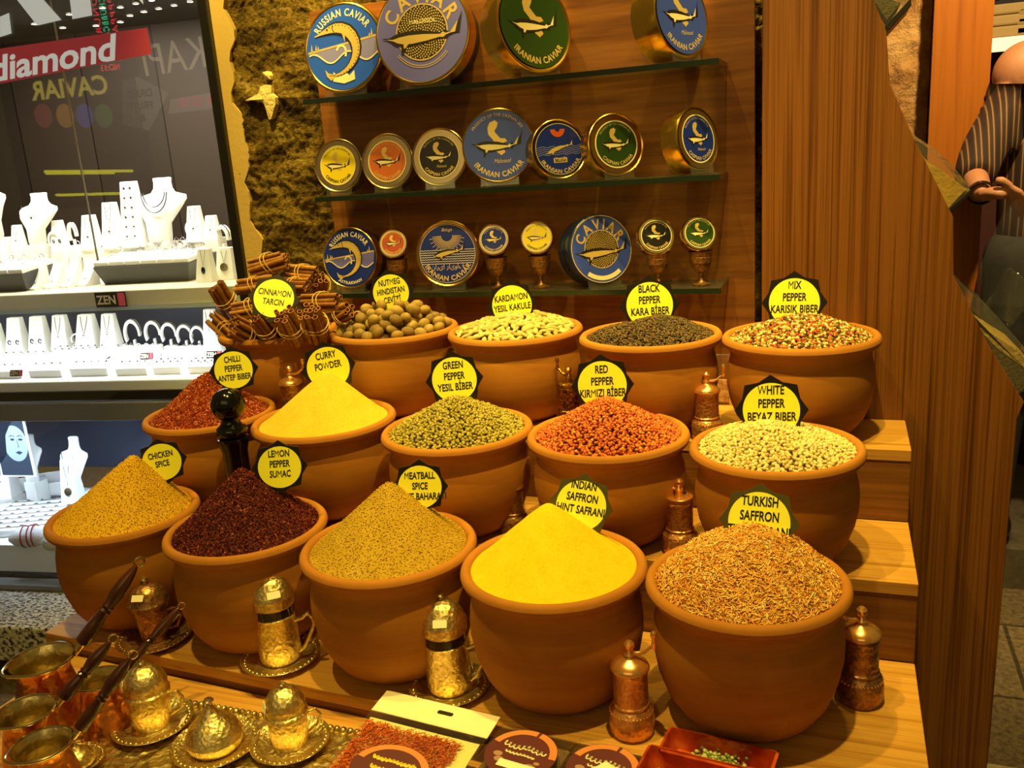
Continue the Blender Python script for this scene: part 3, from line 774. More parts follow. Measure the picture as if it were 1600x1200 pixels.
def bundle(loc, axis, n, L, label, roll=0, tie=True):
    t = thing('cinnamon_bundle', label, 'cinnamon', loc, 0, 'cinnamon bundles heaped in the clay pot')
    t.rotation_euler = (Vector(axis).normalized().to_track_quat('Z', 'Y') @ Euler((0, 0, roll)).to_quaternion()).to_euler()
    spots = [(.0070 * math.sqrt(i) * math.cos(2.39996 * i), .0070 * math.sqrt(i) * math.sin(2.39996 * i)) for i in range(n)]
    for x, y in spots[:n]:
        o = bpy.data.objects.new('cinnamon_stick', random.choice(STK)); C.objects.link(o); o.parent = t
        o.location = (x + random.uniform(-.001, .001), y, random.uniform(-.006, .006)); o.rotation_euler = (random.uniform(-.03, .03), random.uniform(-.03, .03), random.uniform(0, 6))
        o.scale = (1, 1, L * random.uniform(.92, 1.06))
    if tie:
        R = .0070 * math.sqrt(n) + .0052
        for dz in (-.004, .006):
            MB().tube([(R * math.cos(a), R * math.sin(a), dz + .004 * math.sin(a * 2)) for a in np.linspace(0, 2 * PI, 26)[:-1]], .0011, 6, closed=True).build('tie', TIEM, t)
    return t
cx, cy = POTS['cin'][:2]
def cb(px, py, Y, axis, n, L, label, roll=0, tie=True): return bundle(at_y(px, py, Y), axis, n, L, label, roll, tie)
cb(420, 412, 1.80, (1, .12, .22), 9, .095, 'tied cinnamon bundle lying on the very top of the heap')
cb(474, 428, 1.83, (1, -.2, -.05), 7, .085, 'tied cinnamon bundle right of the topmost one')
cb(398, 447, 1.77, (1, .3, .1), 7, .09, 'cinnamon bundle left behind the CINNAMON sign')
cb(462, 452, 1.80, (1, -.1, .0), 12, .085, 'cinnamon bundle lying behind the right edge of the CINNAMON sign')
cb(503, 473, 1.72, (1, -.12, .05), 8, .095, 'tied cinnamon bundle lying at the right of the CINNAMON sign')
cb(353, 470, 1.72, (-.15, -.5, 1), 9, .09, 'tied cinnamon bundle standing upright at the left side')
cb(352, 516, 1.70, (-.75, .1, .6), 7, .09, 'cinnamon bundle slanting out over the left rim of the pot')
cb(385, 520, 1.655, (-.25, -.75, .55), 12, .08, 'cinnamon bundle with open ends facing front at left of the pot rim')
cb(418, 513, 1.655, (-.1, -.6, .8), 10, .08, 'upright cinnamon bundle second from left along the front rim')
cb(455, 512, 1.655, (.05, -.6, .8), 12, .085, 'upright cinnamon bundle in the middle of the front rim')
cb(492, 507, 1.66, (.18, -.6, .8), 13, .085, 'upright cinnamon bundle at the right of the front rim', .3)
cb(536, 492, 1.72, (.8, -.5, .3), 7, .08, 'cinnamon bundle pointing right towards the nutmegs', 0)
cb(430, 485, 1.70, (1, .1, -.05), 10, .09, 'cinnamon bundle under the CINNAMON sign', 0)
cb(500, 445, 1.85, (.4, -.6, .5), 8, .07, 'cinnamon bundle with open ends at the back right of the heap', 0)
cb(393, 482, 1.70, (.9, .3, .1), 8, .085, 'cinnamon bundle between the upright left bundle and the sign', 0)
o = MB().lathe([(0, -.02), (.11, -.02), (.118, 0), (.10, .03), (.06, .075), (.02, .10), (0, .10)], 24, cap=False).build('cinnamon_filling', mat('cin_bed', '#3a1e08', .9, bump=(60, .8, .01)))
o.location = (cx, cy, RIMZ[T1] - .02); tag(o, 'dark cinnamon bed in the pot under the bundles', 'spice', None, 'stuff')

# ------------------------------------------------------------------ signs
def sign(px, py, Y, rpx, rot, lines, label, tilt=0.12, yaw=None, stem=.10, plate=BLK, sizes=None, dy=0):
    c = at_y(px, py, Y); r = rpx * mpp(c)
    t = thing('spice_sign', label, 'sign', c, 0, 'star-shaped spice name signs')
    if yaw is None: yaw = math.atan2(-c.x, c.y) * .75
    t.rotation_euler = (Euler((PI / 2 - tilt, 0, yaw), 'XYZ').to_quaternion() @ Euler((0, 0, rot)).to_quaternion()).to_euler()
    star = []
    for i in range(16):
        a = 2 * PI * i / 16 + PI / 2; q = r * (1.30 if i % 2 == 0 else 1.10); star.append((q * math.cos(a), q * math.sin(a)))
    MB().prism(star, -.0025, 0).build('plate', plate, t, False)
    MB().lathe([(0, 0), (r, 0), (r, .0006), (0, .0006)], 56, cap=False).build('disc', YEL, t, sharp=30)
    mb = MB(); n = len(lines); hh = r * .315
    for i, s in enumerate(lines):
        y = (n - 1) / 2 * r * .49 - i * r * .49 - hh * .5 + dy * r
        text(mb, s, hh, 0, y, .0009, .66, True, .06, maxw=1.62 * math.sqrt(max(.05, r * r - (abs(y + hh / 2) + hh * .35) ** 2)))
    mb.build('lettering', INK, t, False)
    if stem: MB().box((0, -r * .9 - stem / 2, -.002), (.006, stem, .002)).build('stem', plate, t, False)
    return t
LB = 'yellow disc sign on black star reading '
sign(428, 466, 1.66, 31, -.22, ['CINNAMON', 'TARCIN'], LB + 'CINNAMON TARCIN', .45, dy=.05, stem=0)
sign(611, 457, 1.80, 28, .1, ['NUTMEG', 'HINDISTAN', 'CEVİZİ'], LB + 'NUTMEG HINDISTAN', .1, dy=.1)
sign(800, 477, 1.79, 31, .08, ['KARDAMON', 'YESIL KAKULE'], LB + 'KARDAMON YESIL KAKULE', .12, dy=.15)
sign(1015, 477, 1.76, 36, .03, ['BLACK', 'PEPPER', 'KARA BİBER'], LB + 'BLACK PEPPER KARA BIBER', .12, dy=.24)
sign(1241, 473, 1.75, 38, 0, ['MIX', 'PEPPER', 'KARISIK BIBER'], LB + 'MIX PEPPER KARISIK BIBER', .12, dy=.24)
sign(365, 578, 1.53, 29, .02, ['CHILLI', 'PEPPER', 'ANTEP BIBER'], LB + 'CHILLI PEPPER ANTEP BIBER', .12, dy=.1)
sign(513, 575, 1.58, 33, .12, ['CURRY', 'POWDER'], LB + 'CURRY POWDER', .12, dy=.38)
sign(710, 593, 1.52, 35, .04, ['GREEN', 'PEPPER', 'YESIL BİBER'], LB + 'GREEN PEPPER YESIL BIBER', .12, dy=.17)
sign(941, 602, 1.53, 38, .02, ['RED', 'PEPPER', 'KIRMIZI BİBER'], LB + 'RED PEPPER KIRMIZI BIBER', .12, dy=.18)
sign(1205, 641, 1.48, 43, .03, ['WHITE', 'PEPPER', 'BEYAZ BIBER'], LB + 'WHITE PEPPER BEYAZ BIBER', .12, dy=.26)
sign(253, 722, 1.295, 29, .08, ['CHICKEN', 'SPICE'], LB + 'CHICKEN SPICE', .12, dy=.17)
sign(437, 730, 1.27, 33, -.04, ['LEMON', 'PEPPER', 'SUMAC'], LB + 'LEMON PEPPER SUMAC', .12, dy=.18)
sign(656, 761, 1.25, 34, -.04, ['MEATBALL', 'SPICE', 'KÖFTE BAHARATI'], LB + 'MEATBALL SPICE BAHARATI', .12, dy=.06)
sign(908, 790, 1.25, 39, -.18, ['INDIAN', 'SAFFRON', 'HINT SAFRANI'], LB + 'INDIAN SAFFRON HINT SAFRANI', .3, plate=SGREEN, dy=.33)
sign(1186, 816, 1.24, 47, -.04, ['TURKISH', 'SAFFRON', 'TURK SAFRANI'], LB + 'TURKISH SAFFRON TURK SAFRANI', .3, plate=SGREEN, dy=.21)

# ------------------------------------------------------------------ glass shelves
SHY0, SHY1 = 1.955, YB - .001
def shelf_z(zr): return EYE + zr * SHY0 / 2.0
SH = [shelf_z(.160), shelf_z(-.077), shelf_z(-.324)]
SHL = ['top glass shelf carrying the largest caviar tins', 'middle glass shelf carrying seven caviar tins', 'lowest glass shelf carrying caviar tins and small goblets']
for z, lb in zip(SH, SHL):
    t = thing('glass_shelf', lb, 'shelf', (-.735, (SHY0 + SHY1) / 2, z), 0, 'glass shelves in the niche')
    MB().box((0, .002, 0), (.985, SHY1 - SHY0 - .004, .0105)).build('pane', SHELFG, t, False)
    MB().box((0, -(SHY1 - SHY0) / 2 + .001, 0), (.985, .002, .0115)).build('edge', SHELFE, t, False)
    MB().box((.4935, .002, 0), (.002, SHY1 - SHY0 - .004, .0115)).build('edge', SHELFE, t, False)

# ------------------------------------------------------------------ caviar tins
BLUE_A = mat('label_bright_blue', '#2a5cf0', .3); BLUE_B = mat('label_grey_blue', '#6e6cd2', .3); BLUE_C = mat('label_navy', '#1a2f9a', .25); BLUE_D = mat('label_mid_blue', '#3a50c8', .28)
GREEN_A = mat('label_green', '#2a441c', .28); RED_A = mat('label_red', '#c0502a', .3); ORANGE_A = mat('label_orange', '#cf6a34', .35); YEL_A = mat('label_yellow', '#f4d81e', .35)
BLACK_A = mat('label_black', '#171318', .3); NAVYSIDE = mat('tin_navy_side', '#16264e', .25); BLKSIDE = mat('tin_black_side', '#15161a', .3); BLUELIGHT = mat('label_sea_grey', '#8a86d8', .35)
SUNORANGE = mat('sun_orange', '#d8551c', .4); DKPRINT = mat('dark_print', '#1a1208', .5)
FISH = [(-1.05, .10), (-.85, .10), (-.66, .17), (-.4, .21), (0, .19), (.35, .11), (.5, .07), (.58, .13), (.64, .06), (.78, .05), (.9, .2), (1.02, .36), (.95, .12), (.92, .0), (.8, .015), (.66, .0), (.58, -.06), (.48, -.02), (.1, -.05), (-.3, -.08), (-.42, -.08), (-.50, -.20), (-.56, -.22), (-.56, -.07), (-.72, -.03), (-.85, .05)]
CASP = [(-.30, .62), (-.22, .85), (-.02, .95), (.10, .82), (.04, .62), (-.05, .45), (.05, .28), (.16, .12), (.34, .10), (.42, -.04), (.26, -.10), (.24, -.3), (.34, -.52), (.18, -.66), (.02, -.5), (0, -.2), (-.12, .08), (-.28, .32)]
def fishpoly(mb, sx, sy, x, y, rot, z, bend=.18, grow=0.0, flip=1):
    ca, sa = math.cos(rot), math.sin(rot); P = []
    cxm = sum(p[0] for p in FISH) / len(FISH)
    for px, py in FISH:
        qy = (py - .03) * (1 + grow * 2.2) + .03 + bend * (px * px - .3); qx = px * (1 + grow * .35)
        qx *= flip; P.append((x + (qx * ca * sx - qy * sa * sy), y + (qx * sa * sx + qy * ca * sy), z))
    mb.poly(P)
LP = [(-.66, .27, .02), (-.54, .31, .05), (-.42, .35, .10), (-.30, .39, .15), (-.16, .41, .19), (-.02, .39, .21), (.11, .33, .22), (.21, .23, .215), (.28, .11, .20), (.31, -.02, .185), (.30, -.15, .165), (.25, -.27, .14), (.17, -.38, .115), (.06, -.47, .09), (-.07, -.53, .065), (-.2, -.56, .045), (-.34, -.55, .02)]
def leaping(mb, r, z, grow=1.0):               # curled sturgeon leaping out of the water
    mb.ribbon([(x * r, y * r) for x, y, w_ in LP], [w_ * r * grow for x, y, w_ in LP], z)
    mb.poly([(-.18 * r, -.55 * r, z), (-.36 * r, -.50 * r, z), (-.44 * r, -.42 * r, z), (-.40 * r, -.56 * r, z), (-.30 * r, -.66 * r, z)][::-1])
    mb.poly([(-.02 * r, .30 * r, z), (.06 * r, .27 * r, z), (.05 * r, .10 * r, z)])
def scutes(t, r, z):
    mb = MB()
    for i in range(3, 15):
        for f in (0, .5):
            k = i + f; a, b = LP[int(k)], LP[min(int(k) + 1, len(LP) - 1)]; x = a[0] * (1 - f) + b[0] * f; y = a[1] * (1 - f) + b[1] * f; d = Vector((b[0] - a[0], b[1] - a[1])).normalized()
            mb.disc(.013 * r, ((x - d.y * a[2] * .30) * r, (y + d.x * a[2] * .30) * r, z), 6)
    mb.disc(.022 * r, (-.36 * r, .385 * r, z), 10); mb.ribbon([(-.22 * r, .47 * r), (-.24 * r, .40 * r), (-.20 * r, .33 * r)], .018 * r, z)
    mb.build('fish_markings', DKPRINT, t, False)
def waves(mb, r, y, amp, wl, w, x0, x1, z):
    xs = np.linspace(x0, x1, 60); mb.ribbon([(x, y + amp * math.sin(2 * PI * x / wl)) for x in xs], w, z)
def chord(r, y): return math.sqrt(max(0, r * r - y * y))
def tin(px, r_px, shelf, depth_t, yaw, design, label, lean=.16, holder=True, side=None, goblet=False, yf=None, py=None):
    y = yf or (SHY0 + .042)
    p = at_y(px, 300, y); r = r_px * mpp(p)
    z = SH[shelf] + .006 + (.007 if holder else 0) + r
    p = at_y(px, 600, y)
    for _ in range(6):                           # column px at this height
        u = A.T @ np.array([p.x, p.y, z - EYE]); pxn = 800 + F_PX * u[0] / u[2]; p.x += (px - pxn) * u[2] / F_PX
    if goblet:
        q = at_y(px, py, y); z = q.z
    t = thing('caviar_tin', label, 'tin', (p.x, y, z), 0, 'caviar tins on the glass shelves')
    t.rotation_euler = (Euler((0, 0, R_(yaw))).to_quaternion() @ Euler((PI / 2 - lean, 0, 0)).to_quaternion()).to_euler()
    d = depth_t; sd = side or GOLD
    MB().lathe([(0, -d), (r * .94, -d), (r * .965, -d + .002), (r * .965, -.35 * d), (0, -.35 * d)], 64, cap=False).build('body', sd, t, sharp=30)
    lid = [(r * .99, -.52 * d), (r, -.5 * d), (r, -.004), (r * .985, -.0012), (r * .96, 0), (r * .93, -.0012), (r * .915, -.002)]
    design(t, r, lid, sd)
    if holder:
        h = thing('tin_stand', 'clear acrylic stand under the ' + label.split(' tin')[0].split(' caviar')[0] + ' tin, ' + ('top', 'middle', 'lowest')[shelf] + ' shelf', 'stand', (p.x, y, SH[shelf] + .0058), R_(yaw), 'clear acrylic tin stands')
        w = r * 1.05; k = math.tan(lean)
        MB().box((0, d * .35, .0015), (w, d + .03, .003)).build('base', ACRY, h, False)
        MB().at(T((0, -.011, 0)) @ RX(-lean)).box((0, 0, r * .16 + .003), (w, .003, r * .34)).build('front_lip', ACRY, h, False)
        MB().at(T((0, d * .80 + .012, 0)) @ RX(-lean)).box((0, 0, r * .5), (w, .003, r)).build('back_rest', ACRY, h, False)
    return t
def lid_obj(t, prof, m, center=None): MB().lathe(prof + [(0, prof[-1][1])], 64, cap=False).build('lid', m, t, sharp=30)
def lab(t, r, m, z=.0003, name='label'): return MB().disc(r, (0, 0, z), 64).build(name, m, t, False)
def d_caspian(lm, top, bottom, k=.9, ringm=None, mid=None, lidm=None, pr=GOLDP, fishm=None, mapm=None):
    def f(t, r, lid, sd):
        q = r * k
        lid_obj(t, lid, lidm or GOLD); z0 = -.0004 if k > .85 else .0004
        if k <= .85: lab(t, r * .90, lidm or SILVERGOLD, -.0006, 'inner_face')
        lab(t, q, lm, z0)
        if k <= .85: MB().ring(q * .965, q * 1.02, z0 + .0002).build('ring', CREAM, t, False)
        mb = MB(); mb.poly([(a * q * .78 - .05 * q, b * q * .62 + .12 * q, z0 + .0003) for a, b in CASP]); mb.build('sea_map', mapm or pr, t, False)
        mb = MB(); fishpoly(mb, q * .66, q * .62, -.02 * q, -.06 * q, .02, z0 + .0005, .16, .35); mb.build('fish_outline', DKPRINT, t, False)
        mb = MB(); fishpoly(mb, q * .62, q * .56, -.02 * q, -.06 * q, .02, z0 + .0008, .16); mb.build('fish_emblem', fishm or CREAM, t, False)
        mb = MB(); arc_text(mb, bottom, q * .15, q * .90, 270, z0 + .0005, 1, True, .06, True, span=110)
        if top: mb.build('lettering', pr, t, False); mb = MB(); arc_text(mb, top, q * .085, q * .82, 90, z0 + .0005, 1, False, .05, span=115)
        if mid: mb.build('lettering', pr, t, False); mb = MB(); text(mb, mid, q * .12, .1 * q, -.5 * q, z0 + .0005, .8, False, .35)
        mb.build('lettering', pr, t, False)
    return f
def d_russian(lm, sea, crown, foot=None):
    def f(t, r, lid, sd):
        lid_obj(t, lid, GOLD); q = r * .93
        lab(t, q, lm, -.0004); z = 0.0
        mb = MB(); arc_text(mb, 'RUSSIAN CAVIAR', q * .17, q * .74, 92, z, 1, True, .05, span=118)
        if foot: mb.build('lettering', CREAM, t, False); mb = MB(); arc_text(mb, foot, q * .1, q * .92, 270, z, 1, True, .1, True, span=62)
        mb.build('lettering', CREAM, t, False)
        mb = MB(); P = [(-chord(q, -.02 * q), -.02 * q, z)]
        P += [(x * q, (.06 + .14 * x) * q, z) for x in np.linspace(-.97, .97, 12)]; P += [(x * q, (-.22 + .12 * math.sin(6.5 * x + .6)) * q, z) for x in np.linspace(.93, -.93, 30)]
        mb.poly(P[1:]); mb.build('sea_band', sea, t, False)
        mb = MB(); mb.ribbon([(x * q, (.075 + .14 * x) * q) for x in np.linspace(-.96, .96, 12)], q * .05, z + .0003)
        for x, h in ((-.86, .2), (-.74, .16), (-.68, .12), (.78, .2), (.72, .1)): mb.poly([((x - .03) * q, (.08 + .14 * x) * q, z + .0003), ((x + .03) * q, (.08 + .14 * x) * q, z + .0003), (x * q, (.08 + .14 * x + h) * q, z + .0003)])
        mb.build('skyline', GOLDP, t, False)
        mb = MB(); mb.ribbon([(x * q, (-.22 + .12 * math.sin(6.5 * x + .6)) * q) for x in np.linspace(-.93, .93, 44)], q * .035, z + .0004)
        mb.ribbon([(.05 * q + .13 * q * math.cos(a) - .1 * q, -.12 * q + .17 * q * math.sin(a)) for a in np.linspace(2.8, -.6, 12)], q * .05, z + .0004)
        mb.build('wave_crest', CREAM, t, False)
        mb = MB(); leaping(mb, q * 1.16, z + .0006, 1.35); mb.build('fish_outline', DKPRINT, t, False)
        mb = MB(); leaping(mb, q * 1.16, z + .0009, .95); mb.build('fish_emblem', GOLDP, t, False); scutes(t, q * 1.16, z + .0011)
        mb = MB(); cy = (-.78 if crown == 'low' else .42) * q; s = q * (.30 if crown == 'low' else .13)
        mb.poly([(-s, cy, z + .0005), (-s * .95, cy + s * .75, z + .0005), (-s * .5, cy + s * .35, z + .0005), (0, cy + s * .9, z + .0005), (s * .5, cy + s * .35, z + .0005), (s * .95, cy + s * .75, z + .0005), (s, cy, z + .0005), (0, cy - s * .25, z + .0005)])
        mb.build('crown', CREAM if crown == 'low' else GOLDP, t, False)
    return f
def d_malossol(lm, midtext, arcs, banner=None):
    def f(t, r, lid, sd):
        lid_obj(t, lid, GOLD if sd is not NAVYSIDE else NAVYSIDE); q = r * .945; z = 0.0
        if sd is NAVYSIDE: MB().ring(q * .985, q * 1.012, .0006).build('ring', GOLDP, t, False)
        lab(t, q, lm, -.0003)
        mb = MB(); arc_text(mb, 'CAVIAR', q * .30, q * .60, 92, z, 1, True, .10, span=150); mb.build('lettering', GOLDP, t, False)
        lab(t, q * .56, DKPRINT, z + .0001, 'caviar_disc')
        mb = MB(); rr = q * .53; g = PI * (3 - 5 ** .5)
        for i in range(330):
            a = i * g; d = rr * ((i + .5) / 330) ** .5; mb.disc(q * .0185, (d * math.cos(a), d * math.sin(a), z + .0003), 6)
        mb.build('caviar_grains', GOLDP, t, False)
        MB().ring(q * .545, q * .575, z + .0003).build('ring', GOLDP, t, False)
        if midtext:
            mb = MB(); text(mb, midtext, q * .085, .02 * q, q * .18, z + .0006, 1, True); mb.build('lettering', CREAM, t, False)
        mb = MB(); fishpoly(mb, q * .80, q * .66, .02 * q, -.14 * q, .06, z + .0006, .1, .3); mb.build('fish_outline', DKPRINT, t, False)
        mb = MB(); fishpoly(mb, q * .78, q * .6, .02 * q, -.14 * q, .06, z + .0009, .1); mb.build('fish_emblem', GOLDP, t, False)
        mb = MB()
        if arcs: mb.ring(q * .66, q * .675, z + .0003, 218, 322); mb.ring(q * .70, q * .715, z + .0003, 218, 322)
        if banner: mb.ring(q * .80, q * .93, z + .0003, 232, 308)
        if arcs or banner: mb.build('banner' if banner else 'arc_lines', CREAM if banner else GOLDP, t, False)
    return f
def d_iranian_sun(t, r, lid, sd):
    lid_obj(t, lid, GOLD); q = r * .90; z = 0.0
    lab(t, q, BLUE_C, -.0004); MB().ring(q * .95, q * .97, z).build('ring', GOLDP, t, False)
    mb = MB()
    for i in range(27):
        a = R_(184 + 172 * i / 26); r0, r1 = q * .24, q * (.62 if i % 2 else .5)
        mb.ribbon([(r0 * math.cos(a), .60 * q + r0 * math.sin(a)), (r1 * math.cos(a), .60 * q + r1 * math.sin(a))], q * .018, z)
    mb.ring(q * .2, q * .225, z, 180, 360, 24, (0, .60 * q)); mb.build('sun_rays', GOLDP, t, False)
    mb = MB()
    for k in range(7):
        y = (.12 - k * .075) * q; waves(mb, q, y, q * .012, q * .1, q * .018, -.94 * chord(q, y), .94 * chord(q, y), z)
    mb.build('waves', CREAM, t, False)
    mb = MB(); fishpoly(mb, q * .56, q * .5, .05 * q, .0, .22, z + .0004, .0, .3); mb.build('fish_outline', DKPRINT, t, False)
    mb = MB(); fishpoly(mb, q * .54, q * .46, .05 * q, .0, .22, z + .0008, .0); mb.build('fish_emblem', GOLDP, t, False)
    mb = MB(); arc_text(mb, 'IRANIAN CAVIAR', q * .16, q * .90, 270, z, 1, True, .06, True, span=128)
    mb.build('lettering', GOLDP, t, False); mb = MB(); text(mb, 'Beluga', q * .11, 0, q * .74, z, .9, False, .4); mb.build('lettering', GOLDP, t, False); mb = MB(); text(mb, '\u0646\u0627\u0631\u06cc\u0627 \u0631\u0627\u06cc\u0648\u0627\u0641'[::1], q * .16, 0, -.5 * q, z, .9, False)
    mb.build('lettering', GOLDP, t, False)
def d_iranian_wave(t, r, lid, sd):
    lid_obj(t, lid, GOLD); q = r * .86; z = 0.0
    lab(t, r * .915, BLKSIDE, -.0006, 'inner_face'); lab(t, q, BLUE_C, -.0003); MB().ring(q * .96, q * .99, z).build('ring', GOLDP, t, False)
    mb = MB(); mb.ring(q * .10, q * .30, z, 180, 360, 24, (0, .76 * q)); mb.build('sun', SUNORANGE, t, False)
    mb = MB()
    for k in range(5):
        y = (.10 - k * .075) * q; waves(mb, q, y, q * .022, q * .4, q * .02, -.98 * chord(q, y), .98 * chord(q, y), z)
    mb.build('waves', BLUELIGHT, t, False)
    mb = MB(); fishpoly(mb, q * .62, q * .5, 0, .0, .3, z + .0005, -.12); mb.build('fish_emblem', GOLDP, t, False)
    mb = MB(); mb.poly([(-.28 * q, -.52 * q, z), (.28 * q, -.52 * q, z), (.28 * q, -.34 * q, z), (-.28 * q, -.34 * q, z)]); mb.build('plaque', GOLDP, t, False)
    mb = MB(); text(mb, 'BELUGA', q * .1, 0, -.48 * q, z + .0004, .9); mb.build('lettering', DKPRINT, t, False)
    mb = MB(); arc_text(mb, 'IRANIAN CAVIAR', q * .15, q * .93, 270, z + .0002, 1, True, .06, True, span=125); mb.build('lettering', GOLDP, t, False); mb = MB(); arc_text(mb, 'CASPIAN SEA', q * .08, q * .42, 270, z, 1, False, .06, True, span=70)
    mb.build('lettering', GOLDP, t, False)
TOPARC = 'PRODUCT OF THE CASPIAN SEA'
# top shelf
tin(536, 66, 0, .075, 2, d_russian(BLUE_A, BLUELIGHT, 'low'), 'bright blue RUSSIAN CAVIAR tin at the left end of the top shelf')
tin(659, 76, 0, .085, 4, d_malossol(BLUE_B, 'MALOSSOL', True), 'large grey-blue CAVIAR MALOSSOL tin with black side on the top shelf', side=BLKSIDE)
tin(836, 70, 0, .07, 56, d_caspian(GREEN_A, '', 'IRANIAN CAVIAR'), 'green caviar tin turned sideways on the top shelf')
tin(1066, 62, 0, .07, 60, d_caspian(BLUE_D, '', 'IRANIAN CAVIAR', mid='Malossol'), 'blue caviar tin turned sideways at the right end of the top shelf')
# middle shelf
tin(528, 41, 1, .045, 4, d_caspian(YEL_A, TOPARC, 'CASPIAN CAVIAR', .72, lidm=SILVERGOLD, pr=DKPRINT, mapm=GOLDP), 'small yellow-labelled caviar tin at the left end of the middle shelf', side=SILVERGOLD)
tin(605, 43, 1, .045, 6, d_caspian(ORANGE_A, TOPARC, 'CASPIAN CAVIAR', .72, lidm=SILVERGOLD), 'orange-labelled caviar tin on the middle shelf', side=SILVERGOLD)
tin(686, 45, 1, .045, 8, d_caspian(BLACK_A, TOPARC, 'CASPIAN CAVIAR', .72, mid='Malossol', lidm=SILVERGOLD), 'black-labelled caviar tin on the middle shelf', side=SILVERGOLD)
tin(778, 57, 1, .06, 12, d_caspian(BLUE_D, TOPARC, 'IRANIAN CAVIAR', .94, mid='Malossol'), 'big blue caviar tin with large fish in the centre of the middle shelf')
tin(874, 46, 1, .05, 38, d_iranian_wave, 'navy IRANIAN CAVIAR tin with orange sun on the middle shelf')
tin(963, 48, 1, .05, 40, d_caspian(GREEN_A, TOPARC, 'CASPIAN CAVIAR', .74, lidm=GOLD), 'green-labelled caviar tin on the middle shelf')
tin(1091, 49, 1, .05, 58, d_caspian(BLUE_C, TOPARC, 'CASPIAN CAVIAR', .74, mid='Malossol', lidm=GOLD), 'navy-labelled caviar tin turned sideways at the right end of the middle shelf')
# lowest shelf
tin(546, 49, 2, .06, 2, d_russian(BLUE_C, BLUE_B, 'high', 'ASTRAKHAN'), 'navy RUSSIAN CAVIAR ASTRAKHAN tin at the left end of the lowest shelf', side=NAVYSIDE)
tin(699, 53, 2, .055, 8, d_iranian_sun, 'large navy IRANIAN CAVIAR tin with sun rays on the lowest shelf')
tin(940, 56, 2, .07, 42, d_malossol(BLUE_D, '', False, True), 'large blue CAVIAR tin turned sideways on the lowest shelf', side=NAVYSIDE)
def goblet(px, py_top, label):
    y = SHY0 + .055; p = at_y(px, py_top, y); z0 = SH[2] + .006; h = p.z - z0; s = h / .085
    t = thing('goblet', label, 'goblet', (p.x, y, z0), 0, 'small brass goblets on the lowest shelf')
    MB().lathe([(0, .0), (.023, 0), (.024, .003), (.012, .007), (.007, .012), (.006, .022), (.007, .026), (.006, .030)], 40).build('foot', OLDCOP, t)
    MB().lathe([(.006, .030), (.016, .036), (.024, .047), (.0275, .062), (.0285, .078), (.031, .085), (.0285, .085), (.026, .076), (.024, .06), (.012, .04), (0, .037)], 40, cap=False).build('cup', OLDCOP, t)
    MB().lathe([(.0268, .056), (.0282, .057), (.029, .071), (.0275, .072)], 40, cap=False).build('engraved_band', OLDCOP, t)
    t.scale = (s * .98, s * .98, s); return y
for px, pt, pc, rp, des, lb in ((620, 405, 380, 24, d_caspian(RED_A, TOPARC, 'CASPIAN CAVIAR', .78), 'small red-labelled caviar tin'), (776, 402, 374, 26, d_caspian(BLUE_C, TOPARC, 'CASPIAN CAVIAR', .78), 'small navy-labelled caviar tin'),
        (843, 399, 371, 27, d_caspian(YEL_A, TOPARC, 'CASPIAN CAVIAR', .82, pr=DKPRINT, mapm=GOLDP), 'small yellow-labelled caviar tin'), (1028, 395, 368, 31, d_caspian(BLACK_A, TOPARC, 'CASPIAN CAVIAR', .78), 'small black-labelled caviar tin'),
        (1095, 392, 364, 29, d_caspian(GREEN_A, TOPARC, 'CASPIAN CAVIAR', .80), 'small green-labelled caviar tin')):
    y = goblet(px, pt, 'brass goblet under the ' + lb)
    tin(px - 1, rp, 2, .032, 14 if px < 900 else 24, des, lb + ' resting in a goblet on the lowest shelf', .32, False, None, True, y - .012, pc)

